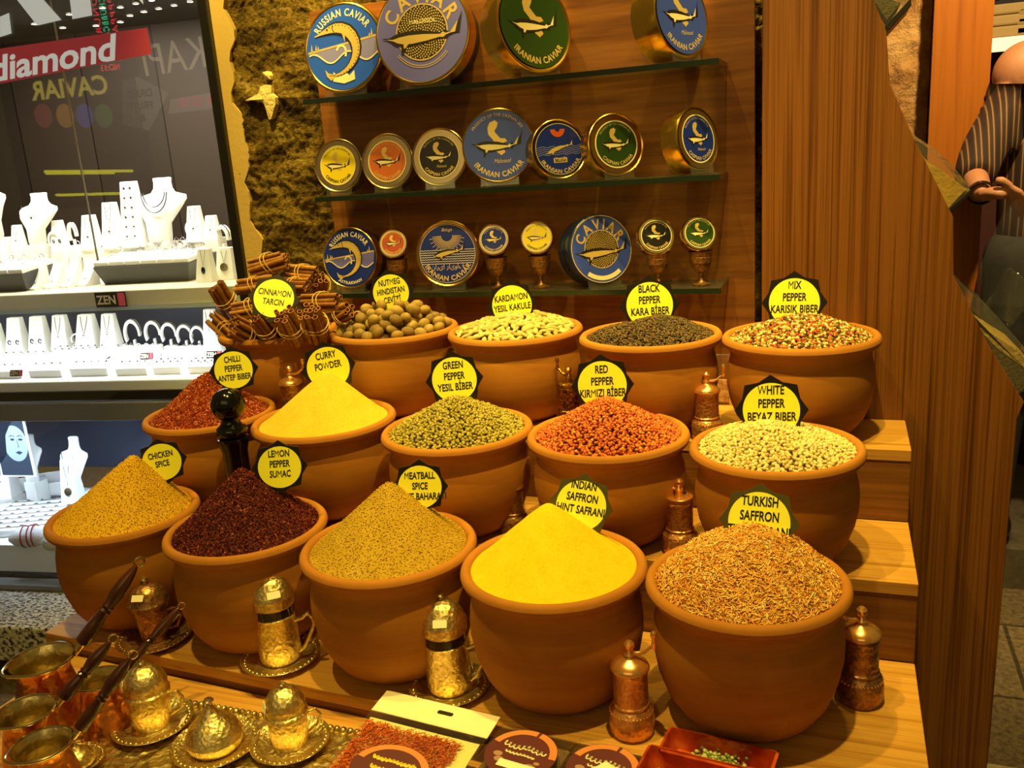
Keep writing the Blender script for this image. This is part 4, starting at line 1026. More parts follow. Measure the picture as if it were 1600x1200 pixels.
# ------------------------------------------------------------------ copper pepper grinders
def grinder(px, py_base, z, py_top, label, yaw, m, mp=None, y=None, open_lid=False, knobm=None):
    p = at_y(px, py_base, y) if y else at_z(px, py_base, z); p.z = z
    q = at_y(px, py_top, p.y); s = (q.z - z) / .150
    mp = mp or m; t = thing('pepper_grinder', label, 'grinder', p, R_(yaw), 'turned metal pepper grinders')
    MB().lathe([(0, 0), (.030, 0), (.0318, .004), (.0338, .014), (.034, .026), (.0328, .036), (.0300, .0425), (.0268, .0455), (.0262, .047)], 40).build('base', m, t)
    mb = MB(); [mb.sphere((.0318 * math.cos(a), .0318 * math.sin(a), .0385), .0016, 6, 4) for a in np.linspace(0, 2 * PI, 37)[:-1]]; mb.build('beaded_band', mp, t)
    MB().lathe([(.0262, .047), (.0274, .049), (.0274, .051), (.0256, .053), (.0254, .098), (.0262, .100), (.0264, .104), (.0256, .106)], 40).build('barrel', m, t)
    MB().lathe([(.0268, .106), (.0288, .107), (.0288, .109), (.0262, .114), (.018, .120), (.009, .123), (.0068, .126), (.0085, .129), (.0065, .133), (.005, .136), (.0078, .1405), (.0078, .1455), (.004, .150), (0, .1505)] if not open_lid else
               [(.0258, .106), (.0268, .109), (.0268, .115), (.0245, .116), (.008, .116), (.0065, .125), (.0085, .129), (.0065, .133), (.005, .136), (.0078, .1405), (.0078, .1455), (.004, .150), (0, .1505)], 40).build('lid', mp, t)
    if open_lid: MB().at(T((0, -.014, .1162))).box((0, 0, 0), (.022, .009, .001)).build('filling_slot', BLACKG, t, False)
    cr = MB().tube([(.004, 0, .130), (.014, 0, .1305), (.022, 0, .133), (.030, 0, .140), (.036, 0, .142)], [.0035, .0032, .0028, .0026, .003], 8).build('crank', mp, t)
    MB().lathe([(0, 0), (.0035, 0), (.0045, .004), (.003, .012), (.0028, .016), (.0048, .020), (.005, .024), (.003, .0275), (0, .028)], 16, (.036, 0, .139)).build('crank_knob', knobm or mp, cr)
    t.scale = (s,) * 3 if s > 0 else (1, 1, 1)
    return t
grinder(988, 1142, T3, 1002, 'polished copper pepper grinder at the front between the two saffron pots', 8, COPPER, COPPERP)
grinder(1342, 1092, T3, 948, 'dark engraved copper grinder right of the TURKISH SAFFRON pot', 200, OLDCOP, COPPERP)
grinder(1063, 862, T2, 748, 'engraved copper grinder with filling slot behind the TURKISH SAFFRON pot', 178, COPPER, COPPERP, open_lid=True)
grinder(803, 832, T2, 732, 'engraved copper grinder between the green and red pepper pots', 60, OLDCOP, COPPERP)
grinder(580, 800, T2, 713, 'dark brass grinder between the curry and green pepper pots', 25, DARKBR, BRASS)
grinder(1105, 685, T1, 581, 'engraved copper grinder between the black and mixed pepper pots', 5, COPPER, COPPERP)
grinder(893, 672, T1, 574, 'brass grinder behind the RED PEPPER sign', 150, BRASS, BRASS, open_lid=True)
grinder(462, 655, T1, 572, 'small grinder hidden between cinnamon and nutmeg pots', 10, OLDCOP, COPPERP, y=1.625)

# black turned pepper mill
p = at_y(356, 632, 1.385); q = at_y(353, 632, 1.385)
t = thing('pepper_mill', 'tall black lacquered pepper mill with ball top among the pots', 'pepper mill', (p.x, p.y, T3))
H = q.z - T3; rb = 26.5 * mpp(q)
k = rb
MB().lathe([(0, 0), (k * 1.05, 0), (k * 1.1, .01), (k * .95, .03), (k * .8, .08), (k * .72, H * .45), (k * .74, H - k * 2.9), (k * .86, H - k * 2.45), (k * .93, H - k * 2.2), (k * .93, H - k * 2.02), (k * .7, H - k * 1.95)], 40).build('body', BLACKG, t)
MB().lathe([(k * .70, H - k * 1.96), (k * .88, H - k * 1.8), (k * .92, H - k * 1.6), (k * .85, H - k * 1.38), (k * .62, H - k * 1.2), (k * .5, H - k * .98), (k * .5, H - k * .8)], 40).build('collar', BLACKG, t)
MB().sphere((0, 0, H), k, 40, 24).build('ball_top', BLACKG, t)

# small packet leaning on the niche panel between two pots
p = at_z(1118, 640, T1); t = thing('spice_packet', 'small clear packet standing behind the copper grinder on the top step', 'packet', (p.x, 1.90, T1))
MB().at(RX(-.25)).box((0, 0, .055), (.06, .012, .11)).build('bag', PLAST, t, False, .003)
MB().at(RX(-.25)).box((0, -.002, .03), (.05, .008, .05)).build('contents', mat('packet_red', '#8a2a10', .7, vary=(90, '#c9a060')), t, False, .002)

# ------------------------------------------------------------------ covered coffee cups on saucers
STK_M = STICK
def sticker(t, M): MB().at(M).box((0, 0, 0), (.022, .0006, .012)).build('price_sticker', STK_M, t, False)
def saucer(t, R, m, rim=1.0):
    MB().lathe([(0, 0), (R * .55, 0), (R * .6, .0015), (R * .80, .004 * rim), (R * .97, .010 * rim), (R, .0115 * rim), (R * .985, .0128 * rim), (R * .80, .0065 * rim), (R * .6, .004), (R * .5, .0035), (R * .46, .005), (0, .004)], 64, cap=False).build('saucer', m, t)
    mb = MB(); n = 40
    for i in range(n):
        a = 2 * PI * i / n; mb.sphere((R * .88 * math.cos(a), R * .88 * math.sin(a), .0098 * rim), R * .032, 8, 5, (1, 1, .7))
    mb.build('beaded_rim', m, t)
def cup(px, py, z, sr_px, top_py, label, yaw, style, m=CUPM, st=None, sauc=True):
    p = at_z(px, py, z); R = sr_px * mpp(p); t = thing('coffee_cup', label, 'cup', p, R_(yaw), 'covered metal coffee cups on saucers')
    if sauc: saucer(t, R, m)
    q = at_y(px, top_py, p.y); Ht = q.z - z
    if style == 'tall':                                    # straight holder, glass band, domed lid
        k = Ht / .150; r = .031 * k
        MB().lathe([(0, .005 * k), (r * .92, .005 * k), (r * 1.0, .012 * k), (r * .98, .03 * k), (r * .93, .074 * k), (r * .97, .077 * k), (r * .9, .078 * k)], 48).build('cup_holder', m, t)
        MB().lathe([(r * .90, .077 * k), (r * .92, .092 * k), (r * .88, .093 * k)], 48).build('dark_band', mat('dark_cup_band', '#241c10', .2), t)
        lid = MB().lathe([(r * .96, .092 * k), (r * 1.02, .094 * k), (r * 1.03, .106 * k), (r * 1.06, .107 * k), (r * 1.05, .110 * k), (r * .98, .114 * k), (r * .9, .121 * k), (r * .72, .130 * k), (r * .45, .137 * k), (r * .15, .140 * k), (0, .141 * k)], 48).build('lid', m, t)
        kb = (.1405, .150)
        hand = [(r * .95, 0, .066 * k), (r * 1.35, 0, .070 * k), (r * 1.62, 0, .078 * k), (r * 1.85, 0, .070 * k), (r * 1.9, 0, .060 * k), (r * 1.55, 0, .038 * k), (r * 1.25, 0, .022 * k), (r * .98, 0, .016 * k)]
    elif style == 'bell':                                  # flared cup with stepped lid
        k = Ht / .125; r = .034 * k
        MB().lathe([(0, .005 * k), (r * .62, .005 * k), (r * .66, .009 * k), (r * .70, .025 * k), (r * .82, .05 * k), (r * .90, .062 * k), (r * .92, .065 * k), (r * .95, .074 * k), (r * .9, .075 * k)], 48).build('cup_holder', m, t)
        lid = MB().lathe([(r * .9, .074 * k), (r * 1.06, .075 * k), (r * 1.08, .079 * k), (r * 1.0, .083 * k), (r * .92, .090 * k), (r * .82, .100 * k), (r * .55, .108 * k), (r * .2, .112 * k), (0, .113 * k)], 48).build('lid', m, t)
        kb = (.1125, .125); hand = [(r * .9, 0, .06 * k), (r * 1.4, 0, .062 * k), (r * 1.6, 0, .048 * k), (r * 1.3, 0, .026 * k), (r * .72, 0, .022 * k)]
    elif style == 'mug':                                   # round cup under a ringed dome
        k = Ht / .130; r = .036 * k
        MB().lathe([(0, .005 * k), (r * .8, .005 * k), (r * .86, .010 * k), (r * .93, .03 * k), (r * .98, .052 * k), (r * 1.0, .066 * k), (r * .95, .067 * k)], 48).build('cup_holder', m, t)
        lid = MB().lathe([(r * .98, .066 * k), (r * 1.08, .068 * k), (r * 1.08, .073 * k), (r * 1.0, .076 * k), (r * .99, .084 * k), (r * 1.02, .088 * k), (r * .94, .098 * k), (r * .75, .110 * k), (r * .45, .118 * k), (r * .15, .121 * k), (0, .1215 * k)], 48).build('lid', m, t)
        kb = (.121, .130); hand = [(r * .95, 0, .060 * k), (r * 1.4, 0, .064 * k), (r * 1.62, 0, .052 * k), (r * 1.45, 0, .032 * k), (r * .92, 0, .02 * k)]
    else:                                                  # low sugar bowl under an onion dome
        k = Ht / .085; r = R * .62
        MB().lathe([(0, .005), (r * .9, .005), (r * 1.0, .012 * k), (r * .98, .020 * k), (r * .9, .021 * k)], 48).build('bowl', m, t)
        lid = MB().lathe([(r * .96, .021 * k), (r * 1.06, .022 * k), (r * 1.0, .028 * k), (r * .86, .040 * k), (r * .6, .050 * k), (r * .36, .058 * k), (r * .18, .068 * k), (r * .10, .076 * k), (0, .078 * k)], 48).build('lid', m, t)
        kb = (.076, .085); hand = None
    MB().lathe([(0, kb[0] * k), (r * .12, kb[0] * k), (r * .10, (kb[0] * .7 + kb[1] * .3) * k), (r * .2, (kb[0] * .35 + kb[1] * .65) * k), (r * .16, (kb[0] * .1 + kb[1] * .9) * k), (0, kb[1] * k)], 24).build('knob', CUPR, lid)
    if hand: MB().tube(hand, [.0028 * k] * len(hand), 8).build('handle', m, t)
    if st:
        a = R_(st[0]); zz = st[1] * Ht; rr = st[2] * r
        sticker(t, T((rr * math.cos(a), rr * math.sin(a), zz)) @ RZ(a + PI / 2) @ RX(st[3] if len(st) > 3 else -.5))
    return t
cup(440, 1031, T3, 62, 889, 'tall embossed gilt coffee cup with dark band on saucer before the sumac pot', 12, 'tall', st=(-60, .80, 1.0, -.55))
cup(703, 1077, T3, 64, 928, 'tall embossed gilt coffee cup with dark band right of the meatball spice pot', 12, 'tall', st=(-85, .80, 1.0, -.55))
cup(243, 1000, T3, 58, 904, 'dark coppery covered cup on saucer behind the copper pot handles', 20, 'bell', OLDCOP, st=(-95, .80, .95, -.7))
ZT = TB + .005
cup(240, 1135, ZT, 62, 1036, 'shiny covered coffee cup on saucer beside the wooden pot handles', 25, 'mug', st=(-160, .72, 1.02, -.3))
cup(338, 1168, ZT, 68, 1094, 'low onion-domed sugar bowl between two covered cups', 0, 'low', st=(-155, .62, 1.02, -.9))
cup(455, 1165, ZT, 62, 1069, 'shiny covered coffee cup at the right of the embossed tray', 35, 'mug', st=(-170, .70, 1.02, -.3))
cup(122, 1196, ZT, 42, 1158, 'small domed sugar bowl cut by the bottom edge beside the copper pots', 0, 'low')
# embossed tray under the cups
a = at_z(205, 1075, TB); b = at_z(590, 1150, TB)
tr = thing('serving_tray', 'rectangular embossed silver-gilt tray under the covered cups', 'tray', ((a.x + b.x) / 2, (min(a.y, 1.04)) - .16, TB))
TW, TD = (b.x - a.x) + .03, .34
MB().box((0, 0, .002), (TW, TD, .004)).build('base', TRAYM, tr, False, .001)
mb = MB()
edge = [(-TW / 2, -TD / 2), (TW / 2, -TD / 2), (TW / 2, TD / 2), (-TW / 2, TD / 2)]
for i in range(4):
    x0, y0 = edge[i]; x1, y1 = edge[(i + 1) % 4]; n = int(math.hypot(x1 - x0, y1 - y0) / .012)
    for j in range(n): mb.sphere((x0 + (x1 - x0) * j / n, y0 + (y1 - y0) * j / n, .004), .0062, 8, 6)
mb.build('beaded_rim', TRAYM, tr)

# ------------------------------------------------------------------ copper coffee pots with long handles
COPH = metal('hammered_copper', '#dc9258', .28, 95, .5, None, .003); COPB = metal('tinned_inside', '#d4c088', .32, 70, .4, None, .003); COPR = metal('pot_rim', '#d8c48c', .15)
WOODH = mat('dark_handle_wood', '#2e150c', .22, vary=(20, '#4c2413'))
def cezve(pxc, pyc, rpx, zrim, h_end, label, grip0, sticker_at=None):
    p = at_z(pxc, pyc, zrim); R = rpx * mpp(p); t = thing('coffee_pot', label, 'coffee pot', (p.x, p.y, TB), 0, 'copper coffee pots with wooden handles')
    h = zrim - TB
    MB().lathe([(0, 0), (R * 1.05, 0), (R * 1.1, h * .08), (R * 1.06, h * .3), (R * .9, h * .62), (R * .80, h * .8), (R * .86, h * .92), (R * .97, h * .995)], 48, cap=False).build('body', COPH, t)
    MB().lathe([(R * .95, h * .995), (R * .84, h * .91), (R * .78, h * .8), (R * .88, h * .62), (R * 1.03, h * .3), (R * 1.0, h * .08), (0, .004)], 48, cap=False).build('tinned_lining', COPB, t)
    pts = [(R * math.cos(a) * (1.0 + (.16 * max(0, math.cos((a + 2.0) * 1.0)) ** 12)), R * math.sin(a) * (1.0 + (.16 * max(0, math.cos(a + 2.0)) ** 12)), h) for a in np.linspace(0, 2 * PI, 49)[:-1]]
    MB().tube(pts, R * .055, 8, closed=True).build('rim', COPR, t)
    e = at_y(h_end[0], h_end[1], p.y + h_end[2]) - Vector((p.x, p.y, TB))
    d2 = Vector((e.x, e.y, 0)).normalized(); s0 = Vector((d2.x * R * .98, d2.y * R * .98, h * .93)); s1 = s0 + (e - s0) * .12
    MB().tube([s0, s1], [R * .1, R * .12], 10).build('handle_socket', COPR, t)
    L = (e - s1).length; M = frame(s1, (e - s1), Vector((0, 0, 1)).cross(e - s1)); k = R * .22
    u = MB().at(M @ RY(PI / 2)); rings = [(0, 1.0), (.02, 1.15), (.25, 1.05), (.38, .75), (.41, .95), (.44, .72), (.47, .95), (.50, .8), (.62, 1.12), (.78, 1.0), (.92, .65), (.96, .5), (1.0, .3)]
    u.lathe([(0, 0)] + [(k * b_, L * a_) for a_, b_ in rings] + [(0, L)], 20, cap=False); hd = u.build('handle', WOODH, t)
    n = (e - s1).normalized(); c = e + n * k * .7; x = n; y = Vector((0, 0, 1)).cross(n).normalized()
    MB().tube([c + (x * math.cos(a) + n.cross(y).normalized() * math.sin(a)) * k * .75 for a in np.linspace(0, 2 * PI, 21)[:-1]], k * .16, 8, closed=True).build('hanging_ring', COPR, hd)
    if sticker_at:
        MB().at(M @ T((L * sticker_at, 0, 0)) @ RX(sticker_at * 3)).box((0, -k * .9, k * .25), (.016, .002, k * 1.4)).build('price_sticker', STICK, hd, False)
    return t
cezve(64, 1030, 48, TB + .115, (213, 884, .13), 'rearmost copper coffee pot with long dark handle reaching up to the clay pots', 0)
cezve(40, 1111, 44, TB + .100, (172, 1003, .10), 'copper coffee pot at the left edge of the photo with dark turned handle', 0)
cezve(152, 1060, 34, TB + .095, (280, 950, .12), 'copper coffee pot half hidden behind the crossing wooden handles', 0, .86)
cezve(65, 1163, 45, TB + .085, (203, 1028, .10), 'frontmost copper coffee pot with reddish wooden handle', 0, .78)

def scribble(mb, x0, x1, y, amp, n, w_, z):         # print too blurred to read
    xs = np.linspace(x0, x1, n * 8); L_ = x1 - x0
    mb.ribbon([(x + .3 * amp * math.cos(2 * PI * n * (x - x0) / L_), y + amp * (.6 + .4 * math.sin(5.1 * (x - x0) / L_ * n)) * math.sin(2 * PI * n * (x - x0) / L_)) for x in xs], w_, z)
# ------------------------------------------------------------------ packets and boxes at the front edge
def quad_frame(a, b, c):                        # origin a, x towards b, y towards c
    a, b, c = Vector(a), Vector(b), Vector(c); return frame(a, b - a, c - a)
A1 = at_z(605, 1079, T3 + .016); B1 = at_z(782, 1121, T3 + .016)
x = (B1 - A1); wv = x.length; x.normalize(); dn = Vector((x.y, -x.x, -.13)).normalized()
t = thing('saffron_packet', 'flat clear packet of orange saffron with cream header card on the step edge', 'packet', A1)
M = frame((0, 0, 0), x, -dn); 
hh = .046; L = .26
mb = MB().at(M); hp = [(0, 0), (wv, 0), (wv, -hh), (0, -hh)]
mb.prism(hp[::-1], -.0008, .0008); card = mb.build('header_card', mat('header_card', '#f4e2bc', .6), t, False)
mb = MB().at(M); slot = []
for i in range(24):
    a = 2 * PI * i / 24; slot.append((wv * .58 + (.010 if math.cos(a) > 0 else -.010) + .0038 * math.cos(a), -hh * .40 + .0038 * math.sin(a)))
mb.poly([(px_, py_, .0012) for px_, py_ in slot]); mb.build('hang_hole', INK, card, False)
mb = MB().at(M); V = []; F = []; nx, ny = 14, 18
for sgn in (1, -1):
    b0 = len(V)
    for j in range(ny + 1):
        for i in range(nx + 1):
            u, v = i / nx, j / ny; bulge = .010 * (4 * u * (1 - u)) ** .6 * min(1, v * 4) * min(1, (1 - v) * 5) + .0012 * math.sin(19 * u + 13 * v) * math.sin(23 * v)
            V.append((wv * u, -hh + .003 - (L - hh) * v, sgn * max(.0009, bulge) + .0002))
    for j in range(ny):
        for i in range(nx):
            q = b0 + j * (nx + 1) + i; F.append((q, q + 1, q + nx + 2, q + nx + 1) if sgn > 0 else (q, q + nx + 1, q + nx + 2, q + 1))
mb.raw(V, F).build('clear_bag', PLAST, t, True, sharp=0)
mb = MB().at(M); mb.prism([(.006, -hh - .012), (wv - .006, -hh - .012), (wv - .006, -L + .01), (.006, -L + .01)][::-1], -.003, -.0015); mb.build('backing_card', mat('backing_card', '#e8d48c', .6), t, False)
spots = [(M @ Vector((random.uniform(.012, wv - .03), -hh - random.uniform(.026, .20), random.uniform(0, .007))), Vector((0, 0, 1))) for _ in range(4200)]
VV, FF = threads(spots, .008, .018, .0006, .1); big('saffron_strands', VV, FF, island('packed_saffron', [(0, '#c4500a'), (.4, '#d86a14'), (.8, '#a83a06')], .6), t)
PURP = mat('label_plum', '#5e2c30', .4); PLAB = mat('label_salmon', '#d08048', .45)
lb = MB().at(M @ T((wv * .50, -hh - .105, .0115))); lb.disc(.062, (0, 0, 0), 40, 1, .72); lab_o = lb.build('label', PURP, t, False)
mb = MB().at(M @ T((wv * .50, -hh - .105, .0118)) @ SC(1, .72, 1)); mb.ring(.049, .061, 0, 12, 168, 40); mb.build('label_arc', PLAB, lab_o, False)
mb = MB().at(M @ T((wv * .50, -hh - .095, .0120)))
scribble(mb, -.036, .036, .004, .0036, 11, .0042, 0); YPR = mat('label_yellow_print', '#f0cc2c', .5); mb.build('lettering', YPR, lab_o, False); mb = MB().at(mb.M); scribble(mb, -.030, .024, -.013, .0036, 8, .0042, 0); mb.build('lettering', YPR, lab_o, False)
def round_label_box(px, py, rpx, label, rot, sticker=False):
    p = at_z(px, py, TB + .044); r = rpx * mpp(p)
    t = thing('clear_box', label, 'box', (p.x, p.y, TB), R_(rot), 'clear plastic boxes with round plum labels')
    MB().box((0, 0, .022), (r * 2.2, r * 2.1, .044)).build('shell', PLAST, t, False, .004)
    MB().box((0, 0, .016), (r * 2.05, r * 1.95, .026)).build('contents', mat('dark_sweets', '#4a2c1c', .6, vary=(60, '#8a6a3c'), bump=(90, .8, .004)), t, False, .003)
    lo = MB().lathe([(0, .0447), (r, .0447), (r, .0452), (0, .0452)], 48, cap=False).build('label', PURP, t, False)
    MB().ring(r * .78, r * .98, .0455, 84, 166, 30).build('label_arc', PLAB, lo, False); MB().ring(r * .78, r * .98, .0455, 4, 78, 30).build('label_arc', PLAB, lo, False)
    mb = MB(); scribble(mb, -r * .62, r * .62, r * .22, r * .13, 9, r * .045, .0456); mb.build('lettering', CREAM, lo, False); mb = MB(); scribble(mb, -r * .45, r * .42, -.06 * r, r * .05, 8, r * .05, .0456); mb.build('lettering', CREAM, lo, False)
    mb = MB(); [mb.disc(r * random.uniform(.05, .12), (r * .6 * math.cos(a), r * .5 * math.sin(a) - r * .1, .0454), 10, 1.4) for a in np.linspace(3.4, 6.0, 7)]; mb.build('almond_print', mat('almond_print', '#a87f6a', .5), lo, False)
    if sticker: MB().at(T((0, -.25 * r, .0462)) @ RZ(-.5)).box((0, 0, 0), (r * .5, r * .9, .0008)).build('price_sticker', STICK, t, False)
    else: MB().at(T((.05, -.55 * r, .0462)) @ RZ(.0)).box((-.04, 0, 0), (r * 1.2, r * .28, .0008)).build('price_sticker', STICK, t, False)
round_label_box(814, 1178, 58, 'clear box with round plum label right of the saffron packet', -8)
round_label_box(942, 1201, 58, 'clear box with round plum label and tilted price sticker at the bottom edge', -9, True)
REDL = NT('amber_lacquer'); REDL.set(Roughness=.12); _n = REDL.noise(REDL.coord(), 14, 4)
REDL.l(REDL.ramp(_n, [(.35, '#8e2810'), (.55, '#c4501c'), (.7, '#dc8434')]), REDL.b.inputs['Base Color']); REDL = REDL.m
def red_tray(px, py, w, d, rot, label, z0, contents):
    p = at_z(px, py, z0 + .03); t = thing('red_dish', label, 'dish', (p.x, p.y, z0), R_(rot), 'red lacquered rectangular dishes')
    MB().box((0, 0, .003), (w * .86, d * .8, .006)).build('base', REDL, t, False, .002)
    mb = MB()
    for sx, sy, ln, ax in ((0, 1, w, 0), (0, -1, w, 0), (1, 0, d, 1), (-1, 0, d, 1)):
        i0, o0, h = .40, .5, .034; q = .004
        if ax == 0: P = [(-w * .43, sy * d * .40, .002), (w * .43, sy * d * .40, .002), (w * .5, sy * d * .5, h), (-w * .5, sy * d * .5, h)]
        else: P = [(sx * w * .43, -d * .40, .002), (sx * w * .43, d * .40, .002), (sx * w * .5, d * .5, h), (sx * w * .5, -d * .5, h)]
        nrm = Vector((sx, sy, -.3)).normalized() * q
        V = P + [tuple(Vector(v) + nrm) for v in P]; mb.raw(V, [(0, 1, 2, 3), (7, 6, 5, 4), (0, 4, 5, 1), (1, 5, 6, 2), (2, 6, 7, 3), (3, 7, 4, 0)])
    mb.build('sides', REDL, t, False)
    if contents:
        sp = [(Vector((random.gauss(0, .018), random.gauss(0, .012), .008 + random.uniform(0, .008))), Vector((0, 0, 1))) for _ in range(240)]
        grains(t, 'beads', sp, island('green_glitter', [(0, '#6a7a3a'), (.5, '#b8b878'), (1, '#3a5a34')], .25), .002, .004)
    return t
red_tray(1122, 1176, .145, .05, -7, 'red lacquered dish with greenish glitter, upper one of the rear pair', TB + .034, True)
red_tray(1122, 1198, .145, .05, -7, 'red lacquered dish under the one with greenish glitter', TB - .0001, False)
red_tray(1090, 1206, .145, .05, -7, 'red lacquered dish in front, cut by the bottom edge of the photo', TB + .034, False)
red_tray(1090, 1228, .145, .05, -7, 'red lacquered dish at the bottom of the front pair', TB - .0001, False)

# ------------------------------------------------------------------ jewellery window: decals on the pane
RED_D = mat('decal_red', '#c2444e', .4, emit=('#c2444e', .2)); WHT_D = mat('decal_white', '#eef4f2', .4, emit=('#dfeae8', .35))  # slight emission stands in for light on the decals
def on_pane(px, py): s, z = at_w(px, py, -.004); return (-s, z)
PM = T(wp(0, -.004, 0)) @ RZ(WA) @ RX(PI / 2)      # local (x, y) = (-s, z) on the pane
t = thing('window_decal', 'red ribbon decal with white script lettering on the shop window', 'decal', (0, 0, 0))
mb = MB().at(PM); mb.poly([on_pane(*p) + (.0,) for p in ((0, 76), (230, 43), (237, 84), (0, 131))]); mb.build('ribbon', RED_D, t, False)
p0_, p1_ = on_pane(-14, 128), on_pane(190, 91)
sl = math.atan2(p1_[1] - p0_[1], p1_[0] - p0_[0]); cap = (on_pane(90, 70)[1] - on_pane(90, 104)[1]) * 1.15
mb = MB(); text(mb, 'diamond', cap, 0, 0, .0008, .95, True, .25, 'L'); mb2 = MB().at(PM @ T((p0_[0], p0_[1], 0)) @ RZ(sl) @ SC((Vector(p1_) - Vector(p0_)).length / max(v[0] for v in mb.v), 1, 1)); mb2.raw(mb.v, mb.f)
mb2.build('lettering', WHT_D, t, False)
t = thing('window_decal', 'large white letter strokes cut by the top edge on the shop window', 'decal', (0, 0, 0))
for P in (((0, 26), (14, 20), (18, 52), (0, 58)), ((22, -6), (63, -6), (96, 31), (58, 40)), ((108, -8), (140, -8), (144, 24), (113, 30)), ((212, -6), (222, -6), (224, 7))):
    MB().at(PM).poly([on_pane(*p) for p in P]).build('letter_stroke', WHT_D, t, False)

# ------------------------------------------------------------------ counters
CREAMW = mat('counter_cream', '#d8cfae', .5); GREYB = mat('counter_grey', '#8a8578', .4)
Z1, Z2, Z3 = EYE - .318, EYE - .600, ZS + .02
def w_thing(name, label, cat, px, py, z, group=None, d=None):
    p = at_z(px, py, z)
    return thing(name, label, cat, p, WA, group)
ct = thing('display_counter', 'cream display counter of the jewellery window with black name plate', 'counter', wp(.9, .3, Z1))
ct.rotation_euler = (0, 0, WA)
MB().box((0, 0, -.03), (1.84, .52, .06)).build('top', CREAMW, ct, False, .003)
MB().box((0, -.262, -.052), (1.84, .006, .014)).build('pale_edge', mat('pale_edge_finish', '#b8c4c0', .2), ct, False)  # pale lower edge of the counter band, no lamp
c2 = thing('display_counter', 'lower white-lit jewellery counter with grey front ledge', 'counter', wp(.9, .3, Z2)); c2.rotation_euler = (0, 0, WA)
MB().box((0, 0, -.02), (1.84, .52, .04)).build('top', WHITE2, c2, False, .003)
MB().box((0, -.255, -.045), (1.84, .03, .03)).build('black_edge', BLKM, c2, False, .002)
MB().box((0, -.255, -.095), (1.84, .05, .06)).build('front_ledge', GREYB, c2, False, .003)
c3 = thing('display_counter', 'white floor-level display base behind the lowest part of the window', 'counter', wp(.9, .33, Z3)); c3.rotation_euler = (0, 0, WA)
MB().box((0, 0, .05), (1.86, .54, .10)).build('top', WHITE2, c3, False, .003)
Z3 = Z3 + .10
# ZEN plates
def plate(px, py, z, wpx, hpx, label, big_=False, y_off=None):
    s, zz = at_w(px, py, .03); p = wp(s, .03, zz) if big_ else at_z(px, py, z)
    t = thing('name_plate', label, 'name plate', p, WA, 'black and red jeweller name plates')
    k = mpp(p); W, H = wpx * k, hpx * k; tl = 0 if big_ else -.35
    B = lambda: MB().at(RX(PI / 2 + tl))
    B().box((0, 0 if big_ else H / 2, 0), (W, H, .003)).build('plate', BLK, t, False, .001)
    yo = 0 if big_ else H / 2
    B().box((W * .36, yo, .0012), (W * .22, H * .84, .002)).build('red_panel', RED_D, t, False)
    mb = B(); text(mb, 'ZEN', H * .56, -W * .13, yo - H * .28, .0021, .98, True, maxw=W * .62); mb.build('lettering', CREAM, t, False)
plate(173, 468, 0, 54, 24, 'large black and red ZEN plate on the cream counter front', True)

